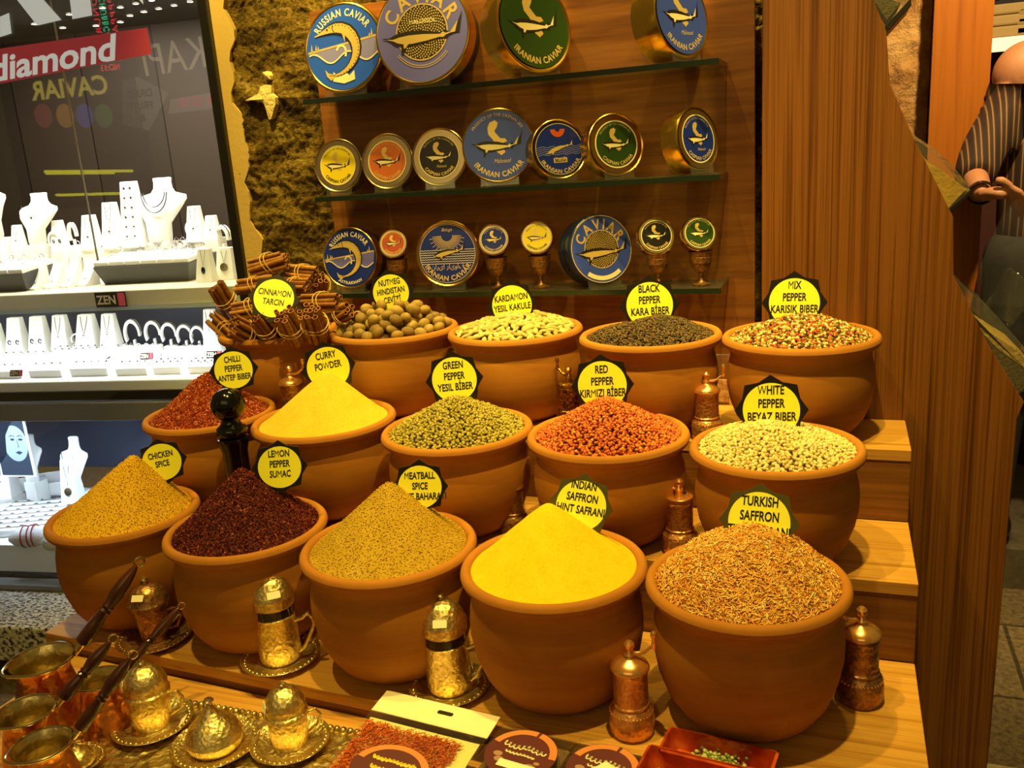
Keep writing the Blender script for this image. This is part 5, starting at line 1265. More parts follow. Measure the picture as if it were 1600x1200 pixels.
# ------------------------------------------------------------------ display pieces
def seat(px, py, z):
    # where a piece stands: on the counter, or on a riser block when it stands far back
    p = at_z(px, py, z); d_ = (p.x - P0[0]) * N[0] + (p.y - P0[1]) * N[1]
    if d_ <= .40: return p, 0.0
    s_, zz = at_w(px, py, .40); return wp(s_, .40, zz), zz - z
def riser(t, W, h):
    if h > .004: MB().box((0, .01, -h / 2), (max(.03, W), .06, h)).build('riser_block', WHITE, t, False, .001)
CHAINM = metal('chain_silver', '#5c5c64', .3)
def dims(p, x0, x1, y0, y1): k = mpp(p); return (x1 - x0) * k, (y1 - y0) * k
def wedge(x0, x1, y0, y1, z, label, deco='pendant', m=WHITE, group='tapered white pendant stands'):
    p, rh = seat((x0 + x1) / 2, y1, z); W, H = dims(p, x0, x1, y0, y1); H *= 1.02
    t = thing('pendant_stand', label, 'jewellery stand', p, WA, group)
    D = W * .75; riser(t, W, rh)
    V = [(-W / 2, -D * .5, 0), (W / 2, -D * .5, 0), (W / 2, D * .5, 0), (-W / 2, D * .5, 0), (-W * .34, D * .0, H), (W * .34, D * .0, H), (W * .34, D * .4, H), (-W * .34, D * .4, H)]
    MB().raw(V, [(3, 2, 1, 0), (4, 5, 6, 7), (0, 1, 5, 4), (1, 2, 6, 5), (2, 3, 7, 6), (3, 0, 4, 7)]).build('body', m, t, False, .002)
    f = lambda u, v: (u * W * (.5 - .16 * v), -D * .5 + D * .5 * v - .002, H * v)
    r = max(.0007, W * .012)
    if deco == 'pendant':
        MB().tube([f(-.5, .96), f(-.3, .7), f(0, .42), f(.3, .7), f(.5, .96)], r, 5).build('chain', CHAINM, t)
        q = f(0, .38); MB().sphere(q, W * .07, 10, 8, (1, .5, 1.3)).build('pendant', SILV, t)
    elif deco == 'black':
        MB().tube([f(-.4, .96), f(0, .5), f(.4, .96)], r, 5).build('chain', CHAINM, t)
        q = f(0, .36); MB().sphere(q, W * .15, 14, 10, (.8, .4, 1.3)).build('pendant', BLACKG, t)
    elif deco == 'round':
        MB().tube([f(-.4, .9), f(0, .52), f(.4, .9)], r, 5).build('chain', CHAINM, t)
        q = f(0, .40); MB().at(T(q) @ RX(PI / 2 - .2)).lathe([(0, -.001), (W * .2, -.001), (W * .2, .002), (W * .15, .001), (0, .001)], 24).build('pendant', metal('old_silver', '#a89878', .3), t)
    elif deco == 'earrings':
        for row in range(6):
            for u in (-.4, .4):
                q = f(u, .9 - row * .145); MB().sphere(q, W * .055, 8, 6, (1, .6, 1.6)).build('earring', SILV, t)
    elif deco == 'pair':
        for u in (-.5, .5):
            q = f(u, .34); MB().at(T(q) @ RX(PI / 2)).tube([(W * .08 * math.cos(a), W * .1 * math.sin(a), 0) for a in np.linspace(0, 5.6, 14)], W * .028, 6).build('earring', CHAINM, t)
    return t
def bust(xn0, xn1, xs, ytop, ybot, xb0, xb1, z, label, m=WHITE, strands=1):
    p, rh = seat((xb0 + xb1) / 2, ybot, z); k = mpp(p); H = (ybot - ytop) * k; nw = (xn1 - xn0) * k; sw = (xs - xb0) * k * 1.05; bw = (xb1 - xb0) * k
    xo = ((xn0 + xn1) / 2 - (xb0 + xb1) / 2) * k
    t = thing('necklace_bust', label, 'necklace bust', p, WA - .15, 'white necklace busts')
    riser(t, bw * .8, rh)
    # elliptical sections: base, chest, shoulders, neck
    sec = [(0, bw * .42, bw * .22, 0, .0), (H * .06, bw * .46, bw * .24, 0, .0), (H * .30, bw * .5, bw * .20, xo * .2, -.01 * H), (H * .52, sw * .48, bw * .22, xo * .5, .02 * H), (H * .66, sw * .56, bw * .20, xo * .8, .06 * H), (H * .72, sw * .52, bw * .18, xo * .9, .08 * H),
           (H * .77, nw * .68, bw * .17, xo, .09 * H), (H * .84, nw * .52, bw * .16, xo, .10 * H), (H * .93, nw * .49, bw * .16, xo, .11 * H), (H * .985, nw * .52, bw * .16, xo, .11 * H), (H, nw * .46, bw * .14, xo, .11 * H)]
    V = []; F = []; n = 28
    for zz, a, b, cxo, cyo in sec:
        for i in range(n):
            th = 2 * PI * i / n; V.append((cxo + a * math.cos(th), cyo + b * math.sin(th), zz))
    for j in range(len(sec) - 1):
        for i in range(n): F.append((j * n + i, j * n + (i + 1) % n, (j + 1) * n + (i + 1) % n, (j + 1) * n + i))
    F.append(tuple(range(n - 1, -1, -1))); F.append(tuple((len(sec) - 1) * n + i for i in range(n)))
    MB().raw(V, F).build('form', m, t, True, sharp=60)
    for q in range(strands):
        dd = q * .09 * H; pts = []
        for a in np.linspace(0, PI, 17):
            u = math.cos(a); zz = H * (.78 - (.22 + .09 * q) * math.sin(a)); x_ = xo * .7 + nw * (.62 + .12 * q) * u; y_ = -bw * (.21 + .02 * math.sin(a)) + .03 * H * (1 - math.sin(a))
            pts.append((x_, y_ - .003, zz))
        MB().tube(pts, max(.0011, H * .010) if strands > 1 else max(.0007, H * .005), 6).build('necklace', CHAINM, t)
        if strands == 1: MB().sphere((pts[8][0], pts[8][1] - .002, pts[8][2] - H * .03), H * .028, 10, 8, (1, .5, 1.3)).build('pendant', SILV, t)
    return t
def cuff(px, py, wpx, hpx, z, label, flip=0):
    p, rh = seat(px, py, z); W, H = dims(p, 0, wpx, 0, hpx)
    t = thing('bracelet_cuff', label, 'bracelet stand', p, WA + flip, 'white cuffs showing bracelets'); riser(t, W * .6, rh)
    V = []; F = []; n = 18
    for i in range(n + 1):
        a = -.2 + (PI * 1.25) * i / n
        for y in (-W * .28, W * .28):
            for r in (.5, .38): V.append((W * r * math.cos(a), y, H * .55 + H * r * .9 * math.sin(a)))
    for i in range(n):
        a = 4 * i; b = a + 4
        F += [(a, a + 2, b + 2, b), (a + 1, b + 1, b + 3, a + 3), (a, b, b + 1, a + 1), (a + 2, a + 3, b + 3, b + 2)]
    F += [(0, 1, 3, 2), (4 * n, 4 * n + 2, 4 * n + 3, 4 * n + 1)]
    MB().raw(V, F).build('cuff', WHITE, t, True)
    MB().box((0, 0, H * .06), (W * .8, W * .6, H * .12)).build('foot', WHITE, t, False, .002)
    MB().box((W * .05, 0, H * .2), (W * .12, W * .4, H * .3)).build('post', WHITE, t, False)
    MB().tube([(W * .52 * math.cos(a), -W * .05, H * .55 + H * .47 * math.sin(a)) for a in np.linspace(.1, 2.9, 14)], W * .035, 6).build('bracelet', CHAINM, t)
    return t
def ringblock(px, py, wpx, hpx, z, label, nx=1, m=WHITE, tilt=0.0, dpx=None):
    # a white ring tray with rings standing in it
    p, rh = seat(px, py, z); k = mpp(p); W, H = wpx * k, hpx * k; D = min((dpx or wpx * .5) * k, .12)
    t = thing('ring_tray', label, 'ring tray', p, WA, 'white ring trays'); riser(t, W * .8, rh + (.0 if z in (Z1, Z2) else z - Z1))
    MB().at(RX(tilt)).box((0, D / 2, H / 2), (W, D, H)).build('base', m, t, False, .002)
    ny = max(1, int(D / max(.018, W / nx)))
    r = .009
    for i in range(nx):
        for j in range(ny):
            x = -W / 2 + W * (i + .5) / nx; y = D * (j + .5) / ny
            o = MB().at(RX(tilt) @ T((x, y, H + r * .55)) @ RX(PI / 2 + random.uniform(-.25, .25))).tube([(r * math.cos(a), r * math.sin(a), 0) for a in np.linspace(0, 2 * PI, 13)[:-1]], .0013, 5, closed=True).build('ring', SILV, t)
            MB().at(RX(tilt)).sphere((x, y, H + r * 1.65), .0032, 8, 6).build('stone', CHAINM, o)
    return t
def tray_dark(x0, x1, y0, y1, z, label, white_h=.35):
    p = at_z((x0 + x1) / 2, y1, z); W, H = dims(p, x0, x1, y0, y1); D = .16
    t = thing('jewellery_tray', label, 'jewellery tray', p, WA, 'dark based jewellery trays')
    V = [(-W * .44, 0, 0), (W * .44, 0, 0), (W * .46, D, 0), (-W * .46, D, 0), (-W / 2, -.02, H * .75), (W / 2, -.02, H * .75), (W / 2, D, H * .95), (-W / 2, D, H * .95)]
    MB().raw(V, [(3, 2, 1, 0), (4, 5, 6, 7), (0, 1, 5, 4), (1, 2, 6, 5), (2, 3, 7, 6), (3, 0, 4, 7)]).build('base', DKGREY, t, False, .001)
    n = max(3, int(W / .055))
    for i in range(n):
        x = -W / 2 + W * (i + .5) / n; w_ = W / n * .94
        a = MB().at(T((x, -.018, H * .75)) @ RX(.10)).box((0, D * .5, .008), (w_, D * .96, .016)).build('pad', WHITE, t, False, .003)
        for j in range(3):
            r = .008; MB().at(T((x + random.uniform(-.3, .3) * w_, .03 + j * D * .28, H * .75 + .022 + .010 * j)) @ RX(PI / 2 + random.uniform(-.4, .4))).tube([(r * math.cos(q), r * math.sin(q), 0) for q in np.linspace(0, 2 * PI, 12)[:-1]], .0014, 5, closed=True).build('ring', SILV, a)
    return t
def ramp(px, py, wpx, hpx, z, label):
    p = at_z(px, py, z); W, H = dims(p, 0, wpx, 0, hpx); D = H * .8
    t = thing('necklace_ramp', label, 'jewellery stand', p, WA - .35, 'curved white necklace ramps')
    P = [(D * (j / 8), H * (1 - math.cos(j / 8 * PI / 2))) for j in range(9)]
    prof = [(0, 0)] + [(0, .004)] + [(a, b + .006) for a, b in P] + [(D, 0)]
    mb = MB().at(Matrix(((0, 0, 1, -W / 2), (1, 0, 0, 0), (0, 1, 0, 0), (0, 0, 0, 1)))); mb.prism(prof, 0, W); mb.build('body', WHITE, t, True, sharp=30)
    MB().tube([(-W * .3, D * .92, H * .88), (-W * .15, D * .62, H * .40), (0, D * .45, H * .22 + .004), (W * .15, D * .62, H * .40), (W * .3, D * .92, H * .88)], .0009, 5).build('chain', CHAINM, t)
    MB().sphere((0, D * .43, H * .22 + .006), .004, 8, 6).build('pendant', SILV, t)
# upper counter
LBU = ' on the upper counter of the jewellery window'
bust(-18, 6, 24, 282, 372, -30, 12, Z1, 'white necklace bust cut by the left edge of the photo')
bust(55, 87, 108, 304, 382, 42, 78, Z1, 'white necklace bust with fine chain left' + LBU)
bust(247, 280, 309, 281, 378, 228, 276, Z1, 'large white necklace bust with two silver strands', strands=2)
for x0, x1, y0, y1, lb, dc in ((21, 42, 353, 390, 'small pendant stand left of the fine-chain bust', 'pendant'), (84, 108, 346, 392, 'pendant stand just right of the fine-chain bust', 'pair'), (131, 160, 338, 390, 'short pendant stand third from the tall earring stand', 'pendant'),
        (165, 196, 319, 388, 'pendant stand just left of the tall earring stand', 'pendant'), (197, 233, 288, 386, 'tall white earring stand left of the two-strand bust', 'earrings'), (295, 323, 324, 378, 'pendant stand right of the two-strand bust', 'pendant'),
        (321, 345, 338, 372, 'small pendant stand near the right frame of the window', 'pendant'), (310, 339, 390, 440, 'front pendant stand holding a black oval pendant', 'black'), (341, 373, 388, 436, 'front pendant stand next to the black window frame', 'round')):
    wedge(x0, x1, y0, y1, Z1, lb + LBU if len((lb + LBU).split()) <= 16 else lb, dc)
for i, (x, y, w_, h_, lb) in enumerate(((92, 395, 22, 34, 'white bracelet cuff behind the left dark tray'), (118, 388, 14, 40, 'narrow bracelet cuff right of the fine-chain bust'), (352, 396, 24, 44, 'tall bracelet cuff close to the right window frame'), (302, 372, 18, 26, 'small bracelet cuff right below the two-strand bust'))): cuff(x, y, w_, h_, Z1, lb)
tray_dark(146, 312, 404, 442, Z1, 'long dark tray of rings in the middle of the upper counter')
tray_dark(54, 152, 398, 420, Z1 + .035, 'dark tray of rings behind the curved ramps')
tray_dark(-30, 52, 420, 456, Z1, 'dark tray of rings at the left edge of the photo')
for i, (x, lb) in enumerate(((46, 'leftmost of four curved necklace ramps'), (72, 'second curved necklace ramp from the left'), (98, 'third curved necklace ramp from the left'), (124, 'rightmost of four curved necklace ramps'))): ramp(x, 454 - i * 2, 25, 36, Z1, lb)
ringblock(158, 402, 40, 9, Z1 + .04, 'slanted white ring tray below the short pendant stand', 4, tilt=.35, dpx=34)
ringblock(248, 396, 84, 8, Z1 + .06, 'wide white ring tray in front of the two-strand bust', 8, tilt=.2, dpx=40)
ringblock(322, 400, 40, 8, Z1 + .04, 'white ring tray behind the black oval pendant', 4, tilt=.2, dpx=28)
plate(194, 416, Z1 + .03, 22, 9, 'small name plate lying on the long dark tray')
# lower lit counter
LBL = ' on the lower lit counter'
for x0, x1, y0, y1, lb, dc in ((-12, 12, 506, 556, 'earring stand cut by the left edge', 'pair'), (15, 47, 497, 552, 'earring stand leftmost of the complete row', 'pair'), (50, 82, 495, 550, 'earring stand second of the row', 'pair'), (85, 115, 493, 545, 'pendant stand third of the row', 'pendant'),
        (123, 158, 492, 542, 'square pendant stand fourth of the row', 'pendant'), (161, 190, 491, 540, 'pendant stand fifth of the row', 'pendant'), (321, 346, 484, 540, 'pendant stand beside the cinnamon bundles', 'pendant')):
    wedge(x0, x1, y0, y1, Z2, lb + LBL, dc, group='pale stands on the lower counter')
wedge(322, 347, 520, 566, Z2, 'small white pendant stand in front of the bracelet cuffs' , 'pendant', group='pale stands on the lower counter')
for i, (x, y, w_, h_, lb) in enumerate(((212, 548, 24, 50, 'curved white bracelet stand leftmost of the cuffs'), (243, 544, 24, 44, 'white cuff second in the lower row'), (268, 545, 24, 42, 'white cuff third in the lower row'), (292, 546, 24, 40, 'white cuff fourth in the lower row'), (312, 546, 22, 38, 'white cuff rightmost in the lower row'), (122, 540, 16, 20, 'tiny white cuff between the pendant stands'))): cuff(x, y, w_, h_, Z2, lb, .4)
for i, (x, y, w_, h_, n_, lb) in enumerate(((35, 572, 80, 12, 6, 'white ring tray in the back row at far left'), (120, 566, 86, 14, 7, 'white ring tray in the back row below the square stand'), (208, 560, 80, 14, 6, 'white ring tray in the back row at the middle'), (285, 562, 66, 14, 5, 'white ring tray in the back row before the cuffs'),
        (10, 592, 56, 12, 4, 'front white ring tray at the left edge'), (72, 590, 58, 12, 4, 'front white ring tray second from left'), (140, 588, 66, 13, 5, 'front white ring tray third from left'), (206, 587, 54, 12, 4, 'front white ring tray fourth from left'), (262, 585, 48, 12, 4, 'front white ring tray beside the chilli heap'), (316, 584, 46, 12, 4, 'front white ring tray behind the CHILLI PEPPER sign'))):
    ringblock(x, y, w_, h_, Z2, lb, n_, tilt=.12, dpx=26)
plate(25, 588, Z2 + .02, 22, 10, 'small name plate on the front ring tray at left'); plate(229, 562, Z2 + .03, 22, 11, 'small name plate in the middle of the lower lit counter'); plate(334, 560, Z2 + .03, 26, 12, 'small name plate beside the CHILLI PEPPER sign')
# floor-level display
LBF = ' in the lowest display'
bust(44, 62, 80, 678, 752, 38, 66, Z3, 'white necklace bust with round pendant' + LBF)
bust(115, 134, 151, 681, 770, 104, 134, Z3, 'white necklace bust behind the gold pendant stand' + LBF)
wedge(102, 134, 716, 796, Z3, 'tall white stand holding a round gold pendant', 'round', group='stands in the lowest display')
wedge(-6, 30, 706, 775, Z3, 'white watch stand in front of the portrait', 'pendant', group='stands in the lowest display')
cuff(16, 712, 20, 26, Z3 + .17, 'white cuff holding a watch before the portrait')
def boxopen(px, py, wpx, rot, label):
    p = at_z(px, py, Z3); k = mpp(p); W = wpx * k
    t = thing('jewellery_box', label, 'jewellery box', p, WA + rot, 'open black and white jewellery boxes')
    MB().box((0, W * .3, .01), (W, W * .5, .02)).build('base', WHITE, t, False, .002); MB().box((0, W * .3, .021), (W * .9, W * .42, .004)).build('lining', BLKM, t, False)
    MB().at(T((0, W * .56, .02)) @ RX(1.1)).box((0, W * .25, 0), (W, W * .5, .012)).build('lid', WHITE, t, False, .002)
    MB().tube([(-W * .35, W * .3, .026), (0, W * .25, .028), (W * .35, W * .32, .026)], .002, 6).build('bracelet', SILV, t)
boxopen(45, 782, 44, .5, 'open jewellery box under the left bust'); boxopen(75, 772, 40, .5, 'open jewellery box between the two busts'); boxopen(88, 788, 40, .5, 'open jewellery box in front of the gold pendant stand')
p = at_z(34, 838, Z3); t = thing('jewellery_tray', 'big white compartment tray of pendants at floor level', 'jewellery tray', p, WA + .25)
k = mpp(p); W, D = 130 * k, .30
MB().box((-.03, D / 2, .014), (W, D, .028)).build('base', WHITE2, t, False, .006)
for i in range(7):
    MB().box((-.03, D * (i + .5) / 7, .0295), (W * .92, .006, .003)).build('divider', GREYB, t, False)
    for j in range(6): MB().sphere((-.03 - W * .4 + W * .8 * j / 5, D * (i + .9) / 7 - .012, .031), .006, 8, 6, (1.4, .6, .6)).build('pendant', CHAINM, t)
ZF = ZS + .02
p = at_z(52, 850, Z3); t = thing('fabric_pouch', 'white fabric pouch tied with red cord beside the chicken spice pot', 'pouch', p, WA + .3)
MB().at(RY(PI / 2) @ SC(.9, 1, 1)).lathe([(0, -.075), (.012, -.072), (.03, -.05), (.036, -.02), (.038, .02), (.033, .05), (.014, .07), (0, .075)], 24, (-.03, .0, 0)).build('roll', mat('pouch_cloth', '#e9e4da', .9, bump=(40, .8, .01)), t)
for q in (-.02, .0, .015): MB().tube([(q, .040 * math.cos(a), .031 + .037 * math.sin(a)) for a in np.linspace(0, 2 * PI, 21)[:-1]], .0022, 6, closed=True).build('cord', mat('red_cord', '#a02a22', .8), t)
p = at_z(86, 860, Z3); t = thing('fabric_pouch', 'second pale fabric pouch half hidden by the chicken spice pot', 'pouch', p, WA); MB().sphere((0, 0, .028), .04, 20, 12, (1, .7, .7)).build('bag', mat('pouch_beige', '#d8d0b8', .9, bump=(40, .8, .01)), t)
# portrait photograph
s0, zt = at_w(-20, 640, .30); s1, _ = at_w(33, 640, .30); _, zb = at_w(33, 745, .30)
Wp = abs(s1 - s0); Hp = zt - zb
t = thing('portrait_photo', 'framed blue-toned portrait photo of a woman in the lowest display', 'photo', wp(s0 - Wp / 2, .30, zb), WA)
PB = lambda: MB().at(T((0, 0, 0)) @ RX(PI / 2))
PB().box((0, Hp / 2, -.004), (Wp, Hp, .008)).build('frame', WHITE2, t, False, .001)
PB().poly([(-Wp * .46, Hp * .03, .001), (Wp * .46, Hp * .03, .001), (Wp * .46, Hp * .97, .001), (-Wp * .46, Hp * .97, .001)]).build('print', mat('photo_dark', '#39424f', .3), t, False)
q = Wp
PB().disc(q * .36, (q * .12, Hp * .5, .0016), 32, 1, 1.35).build('face', mat('photo_skin', '#9fb0c4', .3), t, False)
PB().poly([(-q * .46, Hp * .97, .002), (q * .3, Hp * .97, .002), (q * .1, Hp * .8, .002), (-q * .12, Hp * .62, .002), (-q * .2, Hp * .35, .002), (-q * .46, Hp * .2, .002)]).build('hair', mat('photo_hair', '#1d2530', .3), t, False)
mb = PB()
for ex in (.06, .30): mb.disc(q * .05, (q * ex, Hp * .56, .0024), 16, 1.3, .6); mb.ribbon([(q * (ex - .08), Hp * .60), (q * ex, Hp * .625), (q * (ex + .08), Hp * .60)], q * .018, .0024)
mb.ribbon([(q * .18, Hp * .56), (q * .21, Hp * .46), (q * .17, Hp * .445)], q * .014, .0024); mb.poly([(q * .08, Hp * .37, .0024), (q * .19, Hp * .39, .0024), (q * .29, Hp * .37, .0024), (q * .19, Hp * .335, .0024)])
mb.build('features', mat('photo_features', '#3a4553', .3), t, False)

# lamps of the display: strips over each counter
def wlight(s, d, z, power, sx, sy, col):
    o = area('display_strip_light', wp(s, d, z), wp(s, d + .05, z - 1), power, sx, sy, col); o.rotation_euler = (R_(14), 0, WA); o.data.spread = R_(105)
wlight(.85, .26, EYE + .42, 15, 1.5, .2, (1.0, .97, .80))
wlight(.85, .18, Z1 - .09, 6.5, 1.5, .1, (.80, .88, 1.0))
wlight(.85, .20, Z2 - .14, 8, 1.5, .1, (.62, .78, 1.0))
area('shop_fill_light', wp(1.0, 1.15, 2.2), wp(1.0, 1.35, 0), 26, 1.6, .8, (1.0, .9, .76))  # unseen fill added to brighten the shop's back wall
# ceiling downlights of the shop
DL = mat('downlight_glow', '#ffffff', .5, emit=('#fff2d8', 30)); DLR = mat('downlight_ring', '#cfcabc', .4)
zc = 2.238
k_ = 0
for px, py in ((66, 14), (108, 22), (54, 37), (98, 43), (45, 60), (86, 65), (35, 78), (128, 68), (78, 83), (117, 88), (188, 34), (203, 24), (225, 18), (248, 13), (272, 8), (212, 5), (188, 11), (237, 0), (297, 2), (160, 12), (150, 40), (172, 55)):
    p = at_z(px, py, zc); d_ = (p.x - P0[0]) * N[0] + (p.y - P0[1]) * N[1]
    if d_ > 1.85: continue
    t = thing('ceiling_downlight', 'small round glowing downlight in the shop ceiling seen through the window', 'downlight', p, 0, 'ceiling downlights in the jewellery shop')
    r = 4.2 * mpp(p); MB().lathe([(0, -.002), (r, -.002), (r, .0), (0, .0)], 20, cap=False).build('lamp', DL, t); MB().lathe([(r, -.003), (r * 1.35, -.003), (r * 1.35, .001), (r, .001), (r, -.003)], 20, cap=False).build('trim_ring', DLR, t)

# ------------------------------------------------------------------ lit signs across the street, seen only as reflections in the shop window
def vpt(px, py, D):
    s, z = at_w(px, py, D); return s, z
def street_sign(name, label, corners_px, D):
    (s, z) = vpt(*corners_px, D)
    t = thing(name, label, 'sign', wp(s, -D, z)); return t
SM = lambda D: frame(wp(0, -D, 0), (U[0], U[1], 0), (0, 0, 1))     # local x = s, y = z, facing the window
def lit(name, col, e): return mat(name, col, .5, emit=(col, e))
D = 3.2
t = thing('caviar_sign', 'lit CAVIAR shop sign with four round pictures reflected in the window', 'sign', (0, 0, 0))
p0_ = vpt(170, 140, D); p1_ = vpt(47, 132, D); hgt = vpt(110, 122, D)[1] - vpt(110, 151, D)[1]
MB().at(SM(D)).prism([(p0_[0] - .2, p0_[1] - .75), (p1_[0] + .25, p0_[1] - .75), (p1_[0] + .25, p0_[1] + .35), (p0_[0] - .2, p0_[1] + .35)], -.06, -.01).build('board', mat('sign_board', '#26221c', .6), t, False)
mb = MB(); text(mb, 'CAVIAR', hgt, (p0_[0] + p1_[0]) / 2, vpt(110, 151, D)[1], 0, 1, True, maxw=abs(p1_[0] - p0_[0])); m2 = MB().at(SM(D)); m2.raw(mb.v, mb.f); m2.build('lettering', lit('sign_gold_light', '#d8c04a', 3), t, False)
for px, c in ((68, '#a04040'), (102, '#d09030'), (132, '#4a5aa8'), (162, '#4a7a3a')):
    q = vpt(px, 181, D); MB().at(SM(D)).disc(abs(vpt(px - 14, 181, D)[0] - q[0]), (q[0], q[1], 0), 32, 1, 1.15).build('round_picture', lit('picture' + c[1:], c, 1.5), t, False)
t = thing('shop_sign', 'pale KAPI letters on a dark shop front reflected in the window', 'sign', (0, 0, 0))
a_, b_ = vpt(325, 90, D), vpt(223, 110, D); hg = abs(vpt(270, 62, D)[1] - vpt(270, 112, D)[1])
mb = MB(); text(mb, 'KAPI', hg, 0, 0, 0, 1, False, maxw=(b_[0] - a_[0])); m2 = MB().at(SM(D) @ T(((a_[0] + b_[0]) / 2, vpt(275, 112, D)[1], 0)) @ RZ(math.atan2(b_[1] - a_[1], b_[0] - a_[0]) * .6)); m2.raw(mb.v, mb.f); m2.build('lettering', lit('kapi_light', '#c8b888', 2.2), t, False)
t = thing('shop_sign', 'pale DRIED FRUIT & board reflected in the window', 'sign', (0, 0, 0))
P = [vpt(*p, D) for p in ((262, 145), (215, 120), (190, 125), (190, 195), (232, 204))]
MB().at(SM(D)).poly([(p[0], p[1], -.01) for p in P]).build('board', lit('dried_board', '#8f8470', 1.3), t, False)
mb = MB(); c_ = vpt(218, 152, D); hd = abs(vpt(218, 142, D)[1] - vpt(218, 154, D)[1])
for i, s_ in enumerate(('DRIED', 'FRUIT', '&')): text(mb, s_, hd, c_[0], c_[1] - i * hd * 1.6, 0, 1)
m2 = MB().at(SM(D)); m2.raw(mb.v, mb.f); m2.build('lettering', mat('dried_letters', '#3c3830', .6), t, False)
t = thing('shop_sign', 'white board with red letters RON reflected in the window', 'sign', (0, 0, 0))
P = [vpt(*p, D) for p in ((345, 142), (265, 155), (262, 178), (345, 168))]
MB().at(SM(D)).poly([(p[0], p[1], -.01) for p in P]).build('board', lit('ron_board', '#a89e90', 1.1), t, False)
mb = MB(); c_ = vpt(304, 166, D); text(mb, 'RON', abs(vpt(304, 152, D)[1] - vpt(304, 167, D)[1]), c_[0], c_[1], 0, 1, True, gap=.35)
m2 = MB().at(SM(D)); m2.raw(mb.v, mb.f); m2.build('lettering', lit('ron_red', '#c83030', 3), t, False)
t = thing('neon_sign', 'vertical red and green neon sign reflected in the window', 'sign', (0, 0, 0))
D2 = 2.9
for px, col, s_ in ((150, '#ff2c3c', 'ONUR ASE'), (162, '#24e89a', 'CHUBBCDKENA'), (176, '#ff2c3c', 'PPPPARINS')):
    mb = MB(); c_ = vpt(px, -6, D2); e_ = vpt(px + 6, 96, D2); L = c_[1] - e_[1]
    text(mb, s_, abs(vpt(px, 50, D2)[0] - vpt(px + 9, 50, D2)[0]), 0, 0, 0, .9, False, .1, 'L', .12)
    W_ = max(v[0] for v in mb.v); m2 = MB().at(SM(D2) @ T((c_[0], c_[1], 0)) @ RZ(-PI / 2) @ SC(L / W_, 1, 1)); m2.raw(mb.v, mb.f); m2.build('neon_lettering', lit('neon' + col[1:] + str(px), col, 7), t, False)
mb = MB(); a_ = vpt(173, 110, D2); text(mb, 'NO:13', abs(vpt(170, 101, D2)[1] - vpt(170, 111, D2)[1]), a_[0], a_[1], 0, .9, False, maxw=abs(vpt(156, 105, D2)[0] - vpt(191, 105, D2)[0])); m2 = MB().at(SM(D2)); m2.raw(mb.v, mb.f); m2.build('neon_lettering', lit('neon_no', '#ff2c3c', 7), t, False)
t = thing('tube_light', 'thin yellow tube light across the street reflected in the window', 'lamp', (0, 0, 0))
for (xa, ya), (xb, yb) in (((70, 268), (207, 267)), ((72, 271), (178, 270)), ((88, 305), (195, 302))):
    a_, b_ = vpt(xa, ya, D), vpt(xb, yb, D); MB().at(SM(D)).tube([(a_[0], a_[1], 0), (b_[0], b_[1], 0)], .009, 8).build('tube', lit('yellow_tube%d' % ya, '#d8d020', 5), t)

# ------------------------------------------------------------------ scoop bins beyond the end board
YBN = 1.835
XZ = lambda: MB().at(Matrix(((1, 0, 0, 0), (0, 0, -1, 0), (0, 1, 0, 0), (0, 0, 0, 1))))
def pz(px, py, Y=YBN): p = at_y(px, py, Y); return (p.x, p.z)
def bin_(label, shell, fill, base, fm, Yd=.16, second=None):
    t = thing('scoop_bin', label, 'bin', (0, 0, 0), 0, 'clear scoop bins of loose spices')
    f = lambda L: [pz(*p) for p in L]
    XZ().prism(f(shell), -YBN - Yd, -YBN - .001).build('clear_front', ACRYB, t, False, .0008)
    XZ().prism(f(fill), -YBN - Yd + .006, -YBN - .006).build('spice', fm, t, False)
    if second: XZ().prism(f(second[0]), -YBN - Yd + .006, -YBN - .005).build('spice', second[1], t, False)
    XZ().prism(f(base), -YBN - Yd, -YBN - .0005).build('base', BLKM, t, False, .001)
ACRYB = clear('bin_acrylic', (.96, .95, .9), .05, .05, .04)
SPY = mat('bin_yellow_spice', '#b89428', .9, vary=(60, '#a47f1c'), bump=(90, .7, .004)); SPD = mat('bin_dark_pepper', '#2c2212', .7, vary=(170, '#6a5630'), bump=(150, 1, .006)); SPL = mat('bin_pale_spice', '#c2a662', .8, vary=(120, '#937738'), bump=(120, .9, .005))
bin_('dark topmost clear scoop bin beside the end board', [(1340, -60), (1424, -8), (1424, 2), (1386, 44), (1360, 0)], [(1345, -20), (1408, 4), (1386, 30), (1362, -5)], [(1424, -4), (1424, 8), (1388, 48), (1383, 40)], SPD)
bin_('clear scoop bin of yellow powder right of the end board', [(1420, 200), (1432, 214), (1458, 231), (1482, 252), (1502, 275), (1516, 296), (1484, 330), (1440, 250)], [(1438, 240), (1452, 254), (1470, 264), (1495, 283), (1510, 296), (1482, 326), (1440, 262)], [(1517, 297), (1518, 304), (1484, 335), (1480, 328)], SPY)
bin_('large clear scoop bin of dark and pale spice at the right edge', [(1488, 426), (1510, 452), (1545, 482), (1580, 520), (1612, 556), (1625, 600), (1590, 625), (1500, 450)], [(1530, 512), (1560, 545), (1598, 572), (1618, 590), (1588, 620), (1540, 540)],
     [(1628, 596), (1632, 625), (1596, 652), (1584, 618)], SPD, .16, ([(1513, 485), (1524, 505), (1552, 524), (1590, 548), (1616, 574), (1618, 590), (1598, 573), (1560, 546), (1534, 520)], SPL))
